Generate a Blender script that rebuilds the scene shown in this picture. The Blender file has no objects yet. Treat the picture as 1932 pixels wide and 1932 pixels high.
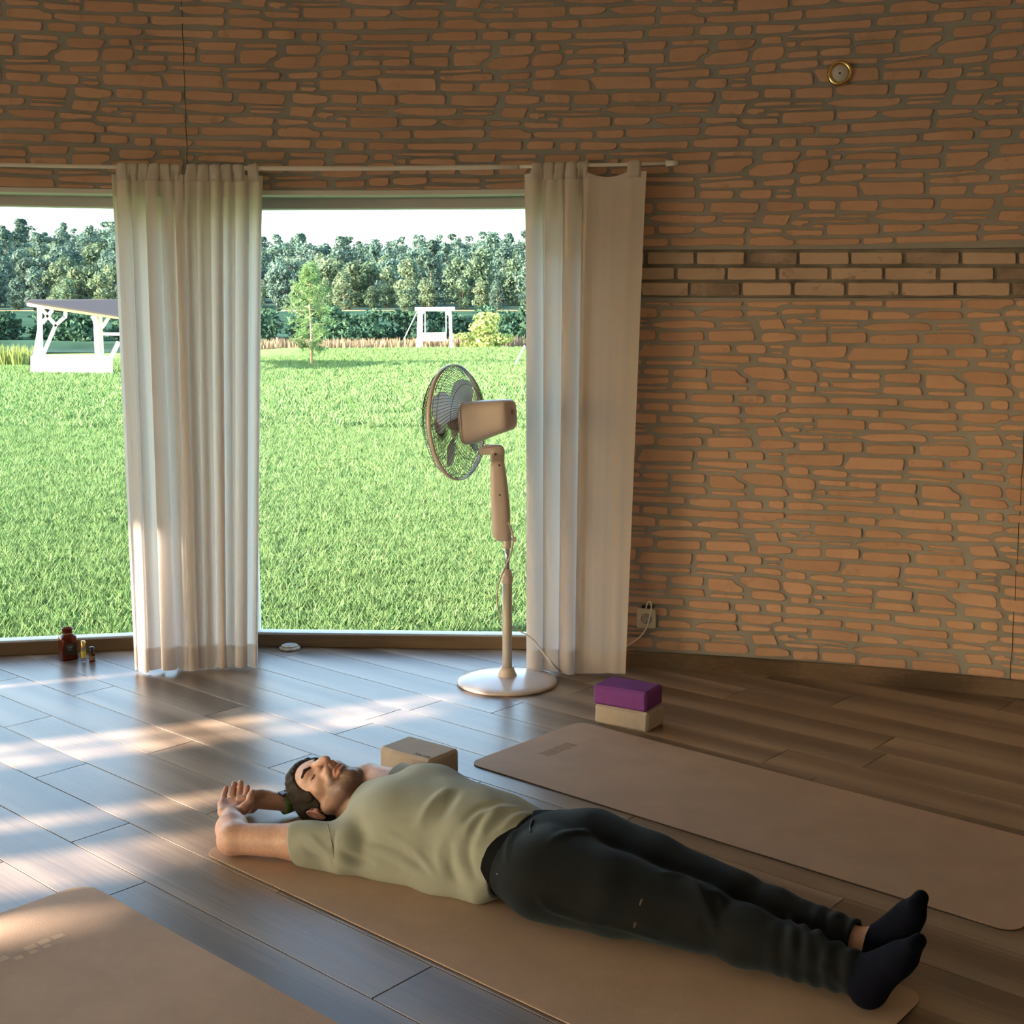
import bpy, bmesh, math, random
import numpy as np
from mathutils import Vector, Matrix, noise as mnoise
random.seed(7); np.random.seed(7)
SC = bpy.context.scene
COL = SC.collection
R_ = math.radians

# ------------------------------------------------------------------ camera
CAM_H = 1.44
PITCH = math.atan(326.0 / 2312.0)
cam_d = bpy.data.cameras.new('camera'); cam = bpy.data.objects.new('camera', cam_d); COL.objects.link(cam)
cam.location = (0, 0, CAM_H); cam.rotation_euler = (math.pi / 2 - PITCH, 0, 0)
cam_d.sensor_width = 36.0; cam_d.lens = 2312.0 / 1932.0 * 36.0
cam_d.clip_start = 0.05; cam_d.clip_end = 3000
SC.camera = cam

# ------------------------------------------------------------------ sky, sun, exposure
SUN_AZ = R_(22.0)          # the way the light travels, from +X towards +Y
SUN_EL = R_(14.8)
W = bpy.data.worlds.new('sky'); SC.world = W; W.use_nodes = True
nt = W.node_tree; nt.nodes.clear()
wo = nt.nodes.new('ShaderNodeOutputWorld'); bg = nt.nodes.new('ShaderNodeBackground')
sky = nt.nodes.new('ShaderNodeTexSky'); sky.sky_type = 'NISHITA'; sky.sun_disc = False
sky.sun_elevation = SUN_EL; sky.sun_rotation = R_(248); sky.air_density = 1.0; sky.dust_density = 1.2; sky.ozone_density = 1.0
bg.inputs['Strength'].default_value = 0.50
nt.links.new(sky.outputs[0], bg.inputs[0]); nt.links.new(bg.outputs[0], wo.inputs[0])
sun_d = bpy.data.lights.new('sun', 'SUN'); sun = bpy.data.objects.new('sun', sun_d); COL.objects.link(sun)
sun_d.energy = 15.0; sun_d.color = (1.0, 0.80, 0.65); sun_d.angle = R_(0.9)
sun_dir = Vector((math.cos(SUN_EL) * math.cos(SUN_AZ), math.cos(SUN_EL) * math.sin(SUN_AZ), -math.sin(SUN_EL)))
sun.rotation_euler = sun_dir.to_track_quat('-Z', 'Y').to_euler()
sun.location = (-30, -12, 12)
SC.view_settings.view_transform = 'Standard'; SC.view_settings.look = 'None'
SC.view_settings.exposure = 1.54; SC.view_settings.gamma = 1.0; SC.view_settings.use_curve_mapping = False
try:
    SC.cycles.max_bounces = 12; SC.cycles.diffuse_bounces = 7; SC.cycles.transparent_max_bounces = 16
    SC.cycles.sample_clamp_indirect = 6.0
except Exception: pass

# ------------------------------------------------------------------ helpers
CX = np.array([-0.85, -1.87]); RW = 7.30; RG = 7.52     # centre of the round room, wall face radius, glass apothem
FWD = np.array([0, math.cos(PITCH), -math.sin(PITCH)]); UPV = np.array([0, math.sin(PITCH), math.cos(PITCH)])
def ray(px, py):
    return FWD + np.array([1.0, 0, 0]) * ((px - 966.0) / 2312.0) + UPV * ((966.0 - py) / 2312.0)
def flo(px, py, z=0.0):            # point at height z seen at a pixel (measuring the photograph)
    r = ray(px, py); t = (CAM_H - z) / -r[2]; return Vector((r[0] * t, r[1] * t, z))
def wal(px, py, R=None):           # (theta in degrees, z) on the round wall
    R = R or RW; r = ray(px, py); d = r[:2]; o = -CX
    a = d @ d; b = 2 * o @ d; c = o @ o - R * R; t = (-b + math.sqrt(b * b - 4 * a * c)) / (2 * a)
    p = d * t; return math.degrees(math.atan2(p[1] - CX[1], p[0] - CX[0])), CAM_H + r[2] * t
def at_d(px, py, D):               # point at depth y = D
    r = ray(px, py); t = D / r[1]; return Vector((r[0] * t, D, CAM_H + r[2] * t))
def pol(th, R, z=0.0):
    a = R_(th); return Vector((CX[0] + R * math.cos(a), CX[1] + R * math.sin(a), z))
MA = R_(-41.3)
EV = Vector((math.cos(MA), math.sin(MA), 0)); NV = Vector((-math.sin(MA), math.cos(MA), 0))
def td(t, d, z=0.0): return EV * t + NV * d + Vector((0, 0, z))
def to_td(p): return p.dot(EV), p.dot(NV)

class MB:                          # gathers geometry, then becomes ONE mesh object
    def __init__(s): s.v = []; s.f = []
    def add(s, verts, faces):
        o = len(s.v); s.v += [tuple(v) for v in verts]; s.f += [tuple(i + o for i in f) for f in faces]; return s
    def box(s, c, size, rot=None):
        c = Vector(c); hx, hy, hz = [x / 2 for x in size]; vs = []
        for x in (-hx, hx):
            for y in (-hy, hy):
                for z in (-hz, hz):
                    v = Vector((x, y, z)); v = rot @ v if rot else v; vs.append(c + v)
        return s.add(vs, [(0, 1, 3, 2), (4, 6, 7, 5), (0, 4, 5, 1), (2, 3, 7, 6), (0, 2, 6, 4), (1, 5, 7, 3)])
    def bar(s, a, b, w, h, up=(0, 0, 1)):
        a = Vector(a); b = Vector(b); d = (b - a); L = d.length; d.normalize()
        x = d.cross(Vector(up));
        if x.length < 1e-4: x = d.cross(Vector((1, 0, 0)))
        x.normalize(); y = x.cross(d)
        rot = Matrix((d, x, y)).transposed()
        return s.box((a + b) / 2, (L, w, h), rot)
    def tube(s, pts, r, n=10, cap=True):
        pts = [Vector(p) for p in pts]; m = len(pts); rs = r if hasattr(r, '__len__') else [r] * m
        rings = []; prev = None
        for i, p in enumerate(pts):
            d = (pts[min(i + 1, m - 1)] - pts[max(i - 1, 0)]).normalized()
            if prev is None:
                x = d.orthogonal().normalized()
            else:
                x = (prev - d * prev.dot(d))
                x = x.normalized() if x.length > 1e-6 else d.orthogonal().normalized()
            prev = x; y = d.cross(x)
            rings.append([p + (x * math.cos(2 * math.pi * k / n) + y * math.sin(2 * math.pi * k / n)) * rs[i] for k in range(n)])
        vs = [v for r_ in rings for v in r_]; fs = []
        for i in range(m - 1):
            for k in range(n):
                k2 = (k + 1) % n; fs.append((i * n + k, i * n + k2, (i + 1) * n + k2, (i + 1) * n + k))
        if cap: fs.append(tuple(range(n))[::-1]); fs.append(tuple((m - 1) * n + k for k in range(n)))
        return s.add(vs, fs)
    def lathe(s, prof, c=(0, 0, 0), n=32, rot=None, cap0=True, cap1=True):
        c = Vector(c); vs = []; fs = []; m = len(prof)
        for r, z in prof:
            for k in range(n):
                a = 2 * math.pi * k / n; v = Vector((r * math.cos(a), r * math.sin(a), z)); v = rot @ v if rot else v; vs.append(c + v)
        for i in range(m - 1):
            for k in range(n):
                k2 = (k + 1) % n; fs.append((i * n + k, i * n + k2, (i + 1) * n + k2, (i + 1) * n + k))
        if cap0: fs.append(tuple(range(n))[::-1])
        if cap1: fs.append(tuple((m - 1) * n + k for k in range(n)))
        return s.add(vs, fs)
    def grid(s, rows):
        m = len(rows); n = len(rows[0]); vs = [v for r in rows for v in r]
        return s.add(vs, [(i * n + k, i * n + k + 1, (i + 1) * n + k + 1, (i + 1) * n + k) for i in range(m - 1) for k in range(n - 1)])
    def build(s, name, mat, parent=None, smooth=False, bevel=0, loc=None, solid=0, auto=None):
        me = bpy.data.meshes.new(name)
        vs = s.v if loc is None else [(v[0] - loc[0], v[1] - loc[1], v[2] - loc[2]) for v in s.v]
        me.from_pydata(vs, [], s.f); me.update()
        o = bpy.data.objects.new(name, me); COL.objects.link(o)
        if mat: me.materials.append(mat)
        if loc is not None: o.location = loc
        if parent is not None: par(o, parent)
        if smooth: me.polygons.foreach_set('use_smooth', [True] * len(me.polygons))
        if solid:
            md = o.modifiers.new('thick', 'SOLIDIFY'); md.thickness = solid; md.offset = 0
        if bevel:
            md = o.modifiers.new('edge', 'BEVEL'); md.width = bevel; md.segments = 2; md.limit_method = 'ANGLE'; md.angle_limit = R_(40)
        return o
def par(o, p):
    o.parent = p; o.matrix_parent_inverse = world_of(p).inverted()
def world_of(o):
    m = Matrix.LocRotScale(o.location, o.rotation_euler, o.scale)
    if o.parent: m = world_of(o.parent) @ o.matrix_parent_inverse @ m
    return m
def tag(o, label=None, cat=None, group=None, kind=None):
    if label: o['label'] = label
    if cat: o['category'] = cat
    if group: o['group'] = group
    if kind: o['kind'] = kind
    return o
def empty(name, loc, rz=0.0):
    o = bpy.data.objects.new(name, None); COL.objects.link(o); o.location = loc; o.rotation_euler = (0, 0, rz); o.empty_display_size = 0.1; return o
def copy_tree(o, parent=None):
    c = o.copy(); COL.objects.link(c)
    if parent: c.parent = parent
    for ch in [x for x in bpy.data.objects if x.parent is o]: copy_tree(ch, c)
    return c

# ------------------------------------------------------------------ materials
def M_(name):
    m = bpy.data.materials.new(name); m.use_nodes = True; t = m.node_tree; t.nodes.clear()
    o = t.nodes.new('ShaderNodeOutputMaterial'); b = t.nodes.new('ShaderNodeBsdfPrincipled'); t.links.new(b.outputs[0], o.inputs[0])
    return m, t, b, o
def N(t, typ, **kw):
    n = t.nodes.new('ShaderNode' + typ)
    for k, v in kw.items():
        if k in n.inputs: n.inputs[k].default_value = v
        else: setattr(n, k, v)
    return n
def ramp(t, fac, stops):
    r = t.nodes.new('ShaderNodeValToRGB'); e = r.color_ramp.elements
    while len(e) < len(stops): e.new(0.5)
    for i, (p, c) in enumerate(stops): e[i].position = p; e[i].color = (*c, 1) if len(c) == 3 else c
    t.links.new(fac, r.inputs[0]); return r
def mixc(t, fac, a, b, typ='MIX'):
    m = t.nodes.new('ShaderNodeMix'); m.data_type = 'RGBA'; m.blend_type = typ
    for sock, val in ((m.inputs[0], fac), (m.inputs[6], a), (m.inputs[7], b)):
        if hasattr(val, 'is_linked') or hasattr(val, 'links'): t.links.new(val, sock)
        else: sock.default_value = val if not isinstance(val, tuple) else ((*val, 1) if len(val) == 3 else val)
    return m.outputs[2]
def plain(name, col, rough=0.6, metal=0.0, bump=0, bscale=200, var=0.0, vscale=8, spec=0.5, coat=0):
    m, t, b, o = M_(name)
    b.inputs['Roughness'].default_value = rough; b.inputs['Metallic'].default_value = metal; b.inputs['Specular IOR Level'].default_value = spec
    b.inputs['Coat Weight'].default_value = coat
    tc = N(t, 'TexCoord'); nz = N(t, 'TexNoise', Scale=vscale, Detail=4.0); t.links.new(tc.outputs['Object'], nz.inputs['Vector'])
    k = var
    r = ramp(t, nz.outputs[0], [(0.3, tuple(c * (1 - k) for c in col)), (0.7, tuple(min(1, c * (1 + k)) for c in col))])
    t.links.new(r.outputs[0], b.inputs['Base Color'])
    if bump:
        n2 = N(t, 'TexNoise', Scale=bscale, Detail=3.0); t.links.new(tc.outputs['Object'], n2.inputs['Vector'])
        bp = N(t, 'Bump', Strength=bump, Distance=0.002); t.links.new(n2.outputs[0], bp.inputs['Height']); t.links.new(bp.outputs[0], b.inputs['Normal'])
    return m
def brick_mat(name, base, dark, stain):
    m, t, b, o = M_(name); b.inputs['Roughness'].default_value = 0.92; b.inputs['Specular IOR Level'].default_value = 0.2
    g = N(t, 'NewGeometry'); oi = N(t, 'ObjectInfo')
    n1 = N(t, 'TexNoise', Scale=4.0, Detail=5.0, Roughness=0.6); t.links.new(g.outputs['Position'], n1.inputs['Vector'])
    c1 = ramp(t, n1.outputs[0], [(0.3, dark), (0.62, base)]).outputs[0]
    c2 = mixc(t, 0.16, c1, (0.0, 0.0, 0.0)); c3 = mixc(t, oi.outputs['Random'], c1, c2)
    n2 = N(t, 'TexNoise', Scale=9.0, Detail=6.0, Roughness=0.7); t.links.new(g.outputs['Position'], n2.inputs['Vector'])
    st = ramp(t, n2.outputs[0], [(0.58, (0, 0, 0)), (0.74, (1, 1, 1))])
    sm = N(t, 'Math', operation='MULTIPLY'); sm.inputs[1].default_value = stain; t.links.new(st.outputs[0], sm.inputs[0])
    c4 = mixc(t, sm.outputs[0], c3, (0.13, 0.10, 0.075)); t.links.new(c4, b.inputs['Base Color'])
    n3 = N(t, 'TexNoise', Scale=160.0, Detail=4.0); t.links.new(g.outputs['Position'], n3.inputs['Vector'])
    bp = N(t, 'Bump', Strength=0.35, Distance=0.003); t.links.new(n3.outputs[0], bp.inputs['Height']); t.links.new(bp.outputs[0], b.inputs['Normal'])
    return m
M = {}
M['brick'] = brick_mat('brick_clay', (0.62, 0.385, 0.265), (0.55, 0.33, 0.22), 0.4)
M['tile'] = brick_mat('brick_tile_sooty', (0.56, 0.41, 0.31), (0.46, 0.33, 0.24), 1.0)
M['tile_sooty'] = brick_mat('brick_tile_blackened', (0.46, 0.34, 0.26), (0.10, 0.08, 0.065), 1.0)
M['soot_bed'] = plain('sooty_joint', (0.20, 0.18, 0.155), 0.95, bump=.4, bscale=150, var=.3, spec=.1)
M['mortar'] = plain('mortar', (0.31, 0.295, 0.27), 0.95, bump=0.5, bscale=120, var=0.15, vscale=3, spec=0.1)
def wood_mat(name, c0, c1, c2, rough, spec=0.5, scale=1.0, coord='Object', coat=0.0):
    m, t, b, o = M_(name); b.inputs['Specular IOR Level'].default_value = spec
    b.inputs['Coat Weight'].default_value = coat; b.inputs['Coat Roughness'].default_value = 0.25
    tc = N(t, 'TexCoord'); oi = N(t, 'ObjectInfo'); mp = N(t, 'Mapping')
    mp.inputs['Scale'].default_value = (1.1 * scale, 9.0 * scale, 9.0 * scale)
    cb = N(t, 'CombineXYZ'); ml = N(t, 'Math', operation='MULTIPLY'); ml.inputs[1].default_value = 37.0
    t.links.new(oi.outputs['Random'], ml.inputs[0]); t.links.new(ml.outputs[0], cb.inputs[0]); t.links.new(ml.outputs[0], cb.inputs[2])
    ad = N(t, 'VectorMath', operation='ADD'); t.links.new(tc.outputs[coord], mp.inputs[0]); t.links.new(mp.outputs[0], ad.inputs[0]); t.links.new(cb.outputs[0], ad.inputs[1])
    n0 = N(t, 'TexNoise', Scale=0.9, Detail=2.0); t.links.new(ad.outputs[0], n0.inputs['Vector'])
    wv = N(t, 'TexWave', Scale=0.16, Distortion=9.0, Detail=3.0); wv.bands_direction = 'Y'; wv.inputs['Detail Scale'].default_value = 0.7
    t.links.new(ad.outputs[0], wv.inputs['Vector'])
    mp2 = N(t, 'Mapping'); mp2.inputs['Scale'].default_value = (3.0, 12, 12); t.links.new(ad.outputs[0], mp2.inputs[0])
    n1 = N(t, 'TexNoise', Scale=1.0, Detail=4.0, Roughness=0.65); t.links.new(mp2.outputs[0], n1.inputs['Vector'])
    a = mixc(t, 0.34, n0.outputs[0], wv.outputs[0]); a = mixc(t, 0.30, a, n1.outputs[0])
    r = ramp(t, a, [(0.36, tuple(x * .82 for x in c0)), (0.5, c1), (0.64, c2)])
    v = N(t, 'HueSaturation'); mr = N(t, 'MapRange'); mr.inputs[3].default_value = 0.86; mr.inputs[4].default_value = 1.1
    t.links.new(oi.outputs['Random'], mr.inputs[0]); t.links.new(mr.outputs[0], v.inputs['Value']); t.links.new(r.outputs[0], v.inputs['Color'])
    t.links.new(v.outputs[0], b.inputs['Base Color'])
    rr = N(t, 'MapRange'); rr.inputs[3].default_value = rough - 0.06; rr.inputs[4].default_value = rough + 0.1; t.links.new(n1.outputs[0], rr.inputs[0]); t.links.new(rr.outputs[0], b.inputs['Roughness'])
    bp = N(t, 'Bump', Strength=0.12, Distance=0.001); t.links.new(n1.outputs[0], bp.inputs['Height']); t.links.new(bp.outputs[0], b.inputs['Normal'])
    return m
M['plank'] = wood_mat('oak_laminate', (0.185, 0.13, 0.092), (0.27, 0.20, 0.147), (0.36, 0.275, 0.205), 0.31, 0.62)
M['skirt'] = wood_mat('oak_skirting', (0.19, 0.115, 0.06), (0.25, 0.155, 0.085), (0.30, 0.19, 0.11), 0.5, 0.35)
M['skirt_dark'] = wood_mat('dark_skirting', (0.12, 0.075, 0.045), (0.165, 0.105, 0.065), (0.21, 0.14, 0.09), 0.5, 0.35)
M['dark'] = plain('dark_underlay', (0.03, 0.024, 0.018), 0.9)
M['white_frame'] = plain('white_frame', (0.62, 0.60, 0.55), 0.45, bump=0.03)
M['ceiling'] = plain('ceiling_boards', (0.84, 0.81, 0.76), 0.8)
M['plaster'] = plain('plaster', (0.60, 0.55, 0.48), 0.9)
def glass_mat():
    m, t, b, o = M_('window_glass'); t.nodes.remove(b)
    tr = N(t, 'BsdfTransparent'); tr.inputs[0].default_value = (0.93, 0.96, 0.95, 1)
    gl = N(t, 'BsdfGlossy'); gl.inputs['Roughness'].default_value = 0.01
    fr = N(t, 'Fresnel'); fr.inputs[0].default_value = 1.5
    mx = N(t, 'MixShader'); t.links.new(fr.outputs[0], mx.inputs[0]); t.links.new(tr.outputs[0], mx.inputs[1]); t.links.new(gl.outputs[0], mx.inputs[2]); t.links.new(mx.outputs[0], o.inputs[0])
    return m
M['glass'] = glass_mat()
def curtain_mat():
    m, t, b, o = M_('curtain_linen'); t.nodes.remove(b)
    col = (0.82, 0.74, 0.68, 1)
    d = N(t, 'BsdfDiffuse'); d.inputs[0].default_value = col; tl = N(t, 'BsdfTranslucent'); tl.inputs[0].default_value = (0.84, 0.77, 0.72, 1)
    mx = N(t, 'MixShader'); mx.inputs[0].default_value = 0.50
    tc = N(t, 'TexCoord'); nz = N(t, 'TexNoise', Scale=900.0, Detail=2.0); t.links.new(tc.outputs['Object'], nz.inputs['Vector'])
    bp = N(t, 'Bump', Strength=0.25, Distance=0.001); t.links.new(nz.outputs[0], bp.inputs['Height']); t.links.new(bp.outputs[0], d.inputs['Normal'])
    t.links.new(d.outputs[0], mx.inputs[1]); t.links.new(tl.outputs[0], mx.inputs[2])
    tp = N(t, 'BsdfTransparent'); m2 = N(t, 'MixShader'); m2.inputs[0].default_value = 0.0
    t.links.new(mx.outputs[0], m2.inputs[1]); t.links.new(tp.outputs[0], m2.inputs[2]); t.links.new(m2.outputs[0], o.inputs[0])
    return m
M['curtain'] = curtain_mat()

# ================================================================== ROOM SHELL
WIN = [(87.45, 5.53), (100.6, 5.35), (113.9, 5.0), (133.9, 5.3), (149.6, 4.7), (161.4, 5.5), (176.0, 5.0), (205.0, 5.5), (222.0, 5.5)]   # centre angle, half width (degrees); last two added behind the camera for fill light
Z_LIN = 2.075; Z_CEIL = 3.25
def in_win(th):
    return any(abs(th - c) < h - 1e-6 for c, h in WIN)
def wall_shell(name, a0, a1, mat, label):
    mb = MB(); RM = RW + 0.007
    cuts = sorted({round(x, 4) for x in list(np.arange(a0, a1, 1.0)) + [a1] + [c + s * h for c, h in WIN for s in (-1, 1) if a0 < c + s * h < a1]})
    for i in range(len(cuts) - 1):
        t0, t1 = cuts[i], cuts[i + 1]; mid = (t0 + t1) / 2
        zl = Z_LIN if in_win(mid) else 0.0
        mb.add([pol(t0, RM, zl), pol(t1, RM, zl), pol(t1, RM, Z_CEIL), pol(t0, RM, Z_CEIL)], [(0, 1, 2, 3)])
        # outer skin so that the wall is a real thickness
        mb.add([pol(t0, RM + 0.36, zl), pol(t1, RM + 0.36, zl), pol(t1, RM + 0.36, Z_CEIL), pol(t0, RM + 0.36, Z_CEIL)], [(3, 2, 1, 0)])
        if zl: mb.add([pol(t0, RM, zl), pol(t1, RM, zl), pol(t1, RM + 0.36, zl), pol(t0, RM + 0.36, zl)], [(3, 2, 1, 0)])
    for c, h in WIN:
        for s in (-1, 1):
            t0 = c + s * h
            if a0 <= t0 <= a1: mb.add([pol(t0, RM, 0), pol(t0, RM + 0.36, 0), pol(t0, RM + 0.36, Z_LIN), pol(t0, RM, Z_LIN)], [(0, 1, 2, 3)])
    o = mb.build(name, mat); tag(o, label, None, None, 'structure'); return o
S1, S2, S3 = 94.25, 82.66, 66.8
wall_left = wall_shell('wall_left', S1, 185, M['mortar'], 'round stone-clad wall above the left window, grey mortar and ochre stones')
wall_back = wall_shell('wall_back', S2, S1, M['mortar'], 'stone-clad wall above the window behind the fan')
wall_right = wall_shell('wall_right', S3, S2, M['mortar'], 'wide stone-clad wall to the right of the curtains with a course of sooty bricks')
wall_side = wall_shell('wall_side', 40, S3, M['mortar'], 'strip of stone-clad wall at the right edge of the picture')
wall_rear = wall_shell('wall_rear', 185, 400, M['plaster'], 'plain wall closing the round room behind the camera')
mb = MB(); mb.add([pol(a, 7.7, Z_CEIL) for a in range(0, 360, 4)], [tuple(range(90))[::-1]])
tag(mb.build('ceiling', M['ceiling']), 'boarded ceiling over the round room', None, None, 'structure')

# ---- the stone facing: one stamped module of irregular stones, digitised, repeated over the wall
MODULE = [
 [(330,45),(400,35),(600,42),(735,38),(745,50),(743,90),(700,92),(500,82),(345,80),(328,65)],
 [(768,48),(860,45),(945,50),(958,60),(955,108),(860,98),(768,96)],
 [(978,55),(1060,52),(1200,65),(1330,72),(1465,70),(1478,95),(1470,130),(1300,122),(1100,113),(975,110)],
 [(1503,75),(1560,72),(1700,74),(1808,75),(1808,117),(1755,120),(1725,143),(1600,138),(1512,128)],
 [(262,110),(310,97),(400,105),(505,103),(502,140),(400,138),(262,140)],
 [(530,110),(650,110),(860,125),(862,150),(862,190),(700,182),(530,178)],
 [(888,135),(1000,135),(1105,142),(1140,165),(1138,190),(1000,190),(885,185)],
 [(1165,165),(1220,145),(1300,140),(1440,148),(1470,150),(1487,195),(1380,203),(1280,195),(1170,185)],
 [(1508,155),(1560,150),(1660,162),(1720,165),(1728,185),(1700,192),(1600,192),(1505,195)],
 [(95,170),(180,168),(260,163),(270,200),(290,237),(220,232),(115,235)],
 [(290,175),(330,163),(360,160),(370,175),(410,180),(412,203),(370,200),(330,205),(295,195)],
 [(420,157),(510,155),(505,178),(455,178),(425,168)],
 [(455,192),(600,192),(785,205),(790,215),(600,208),(455,202)],
 [(330,218),(450,222),(578,225),(580,248),(480,250),(350,242)],
 [(600,228),(700,228),(790,233),(788,247),(680,245),(605,240)],
 [(815,232),(900,215),(1050,210),(1200,215),(1265,225),(1280,250),(1275,272),(1150,262),(1000,268),(900,262),(830,245)],
 [(1310,225),(1400,225),(1520,232),(1545,245),(1450,250),(1320,247)],
 [(1310,262),(1400,262),(1530,268),(1558,272),(1540,280),(1400,278),(1320,272)],
 [(125,260),(180,253),(290,258),(360,268),(373,290),(365,313),(300,315),(200,322),(120,318)],
 [(400,270),(480,272),(578,270),(578,330),(500,332),(400,332)],
 [(605,270),(720,270),(840,268),(848,295),(845,340),(720,340),(605,330)],
 [(868,295),(950,285),(1080,292),(1180,288),(1195,305),(1195,355),(1080,352),(960,355),(868,345)],
 [(1232,290),(1340,288),(1540,292),(1560,315),(1563,362),(1440,365),(1240,358)],
 [(175,340),(260,338),(290,350),(290,365),(180,365)],
 [(185,385),(275,383),(272,400),(190,397)],
 [(318,350),(450,355),(715,355),(715,375),(705,432),(600,438),(450,428),(308,418)],
 [(760,370),(900,375),(1130,382),(1130,410),(1122,465),(950,460),(720,455),(720,430),(745,400)],
 [(1160,380),(1280,383),(1385,385),(1393,440),(1290,440),(1158,435)],
 [(1425,395),(1500,385),(1630,392),(1643,410),(1643,455),(1560,452),(1440,445)],
 [(95,415),(200,420),(285,425),(300,440),(302,473),(200,462),(90,450)],
 [(330,437),(400,435),(470,445),(472,498),(400,495),(330,485)],
 [(500,458),(600,452),(735,470),(747,485),(740,512),(640,510),(500,492)],
 [(770,482),(900,485),(1110,490),(1122,505),(1115,522),(950,518),(775,512)],
 [(1160,455),(1300,455),(1525,465),(1525,515),(1400,510),(1155,482)],
 [(1155,505),(1300,512),(1450,530),(1445,542),(1300,532),(1155,520)],
 [(1485,545),(1600,540),(1760,555),(1780,600),(1775,640),(1650,632),(1540,620),(1510,595),(1482,580)],
 [(305,505),(380,512),(470,515),(510,530),(520,560),(515,600),(430,600),(340,590),(312,560)],
 [(545,525),(640,530),(735,535),(738,572),(640,570),(545,560)],
 [(752,538),(850,538),(945,545),(945,590),(850,588),(755,575)],
 [(975,548),(1100,545),(1215,550),(1215,585),(1208,617),(1090,610),(970,600)],
 [(1250,555),(1330,560),(1430,565),(1460,605),(1505,620),(1508,660),(1400,660),(1300,650),(1250,645)],
 [(80,578),(190,578),(310,592),(335,640),(280,648),(180,642),(80,635)],
 [(362,612),(500,620),(495,640),(497,660),(430,663),(365,655)],
 [(530,600),(570,592),(590,598),(597,632),(540,628),(527,615)],
 [(612,595),(750,600),(945,600),(945,645),(800,648),(625,632)],
 [(525,655),(700,655),(935,672),(930,687),(750,682),(540,668)],
 [(970,630),(1100,635),(1215,640),(1228,690),(1225,698),(1100,690),(955,680)],
 [(1270,668),(1380,672),(1510,680),(1512,707),(1400,705),(1258,693)],
 [(1442,740),(1540,738),(1630,748),(1632,800),(1540,800),(1450,792)],
 [(185,670),(240,668),(298,672),(300,730),(240,728),(185,720)],
 [(325,680),(420,680),(560,690),(583,708),(580,735),(480,738),(330,735)],
 [(605,700),(720,698),(900,710),(1055,710),(1068,730),(1065,765),(980,757),(850,752),(700,742),(600,738)],
 [(1100,722),(1250,725),(1400,732),(1408,760),(1405,792),(1250,788),(1100,770)],
]
ab = np.linalg.inv(np.array([[1490.0, -15.0], [50.0, 721.0]]))
def mod_ab(x, y):
    a_, b_ = ab @ np.array([x - 95.0, y - 165.0]); return (a_, b_ / (1 + .035 * a_))
MODAB = [[mod_ab(x, y) for x, y in b] for b in MODULE]
AC, BC = ab @ np.array([185.0 - 95, 200.0 - 165])
def clip_poly(poly, axis, lim, keep_less):
    out = []; n = len(poly)
    for i in range(n):
        p, q = poly[i], poly[(i + 1) % n]
        ip = (p[axis] <= lim) if keep_less else (p[axis] >= lim); iq = (q[axis] <= lim) if keep_less else (q[axis] >= lim)
        if ip: out.append(p)
        if ip != iq:
            k = (lim - p[axis]) / (q[axis] - p[axis]); out.append((p[0] + k * (q[0] - p[0]), p[1] + k * (q[1] - p[1])))
    return out
def area(p): return 0.5 * sum(p[i][0] * p[(i + 1) % len(p)][1] - p[(i + 1) % len(p)][0] * p[i][1] for i in range(len(p)))
def soften(p, k=0.22):
    out = []
    for i in range(len(p)):
        a, b = p[i], p[(i + 1) % len(p)]
        L = math.hypot((b[0] - a[0]), (b[1] - a[1])); q = min(k, 0.0065 / max(L, 1e-5))
        out.append((a[0] + q * (b[0] - a[0]), a[1] + q * (b[1] - a[1]))); out.append((b[0] - q * (b[0] - a[0]), b[1] - q * (b[1] - a[1])))
    return out
DEG = RW * math.pi / 180
def stones():
    out = []
    # above the brick course (and above the windows): module upside down, each row of modules shifted
    for j in range(-3, 4):
        for i in range(-4, 14):
            for b in MODAB:
                p = []
                for a_, b_ in b:
                    th = 76.134 - 7.13 * (a_ - AC + i * -1.0) + 1.508 * j - 0.0
                    z = 2.378 + 0.447 * (b_ - BC) + 0.447 * j + 0.0019 * (th - 76.1)
                    p.append((th, z))
                out.append(('u', p))
    for j in range(-2, 4):
        for i in range(-3, 5):
            for b in MODAB:
                p = []
                for a_, b_ in b:
                    th = 75.065 - 6.79 * (a_ + i * 1.0) - 0.027 * (b_ + j)
                    z = 1.0737 - 0.0127 * (a_ + i) - 0.4495 * (b_ + j)
                    p.append((th, z))
                out.append(('l', p))
    return out
def stone_mesh(mb, poly, proud, R0=None):
    R0 = R0 or RW
    q = [(th * DEG, z) for th, z in poly]; q = soften(q); q = soften(q, 0.2)
    if area(q) < 0: q = q[::-1]
    n = len(q); cx = sum(x for x, _ in q) / n; cz = sum(z for _, z in q) / n
    mnh = max(0.3, 1 - 0.0035 / max(0.004, min(max(z for _, z in q) - cz, max(x for x, _ in q) - cx)))
    top = [pol((cx + (x - cx) * (1 - 0.003 / max(0.012, abs(x - cx) + 0.012))) / DEG, R0 + 0.007 - proud, cz + (z - cz) * mnh) for x, z in q]
    mid = [pol(x / DEG, R0 + 0.007 - proud + 0.003, z) for x, z in q]
    base = [pol(x / DEG, R0 + 0.0095, z) for x, z in q]
    vs = top + mid + base
    # theta grows to the left as seen from inside, so the face looks inwards with this winding
    fs = [tuple(range(n))[::-1]]
    for i in range(n):
        k = (i + 1) % n; fs.append((i, k, n + k, n + i)); fs.append((n + i, n + k, 2 * n + k, 2 * n + i))
    mb.add(vs, fs)
def z_top_clip(zone, th0, th1): pass
Z_BAND_T, Z_BAND_B = 1.845, 1.600
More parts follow.
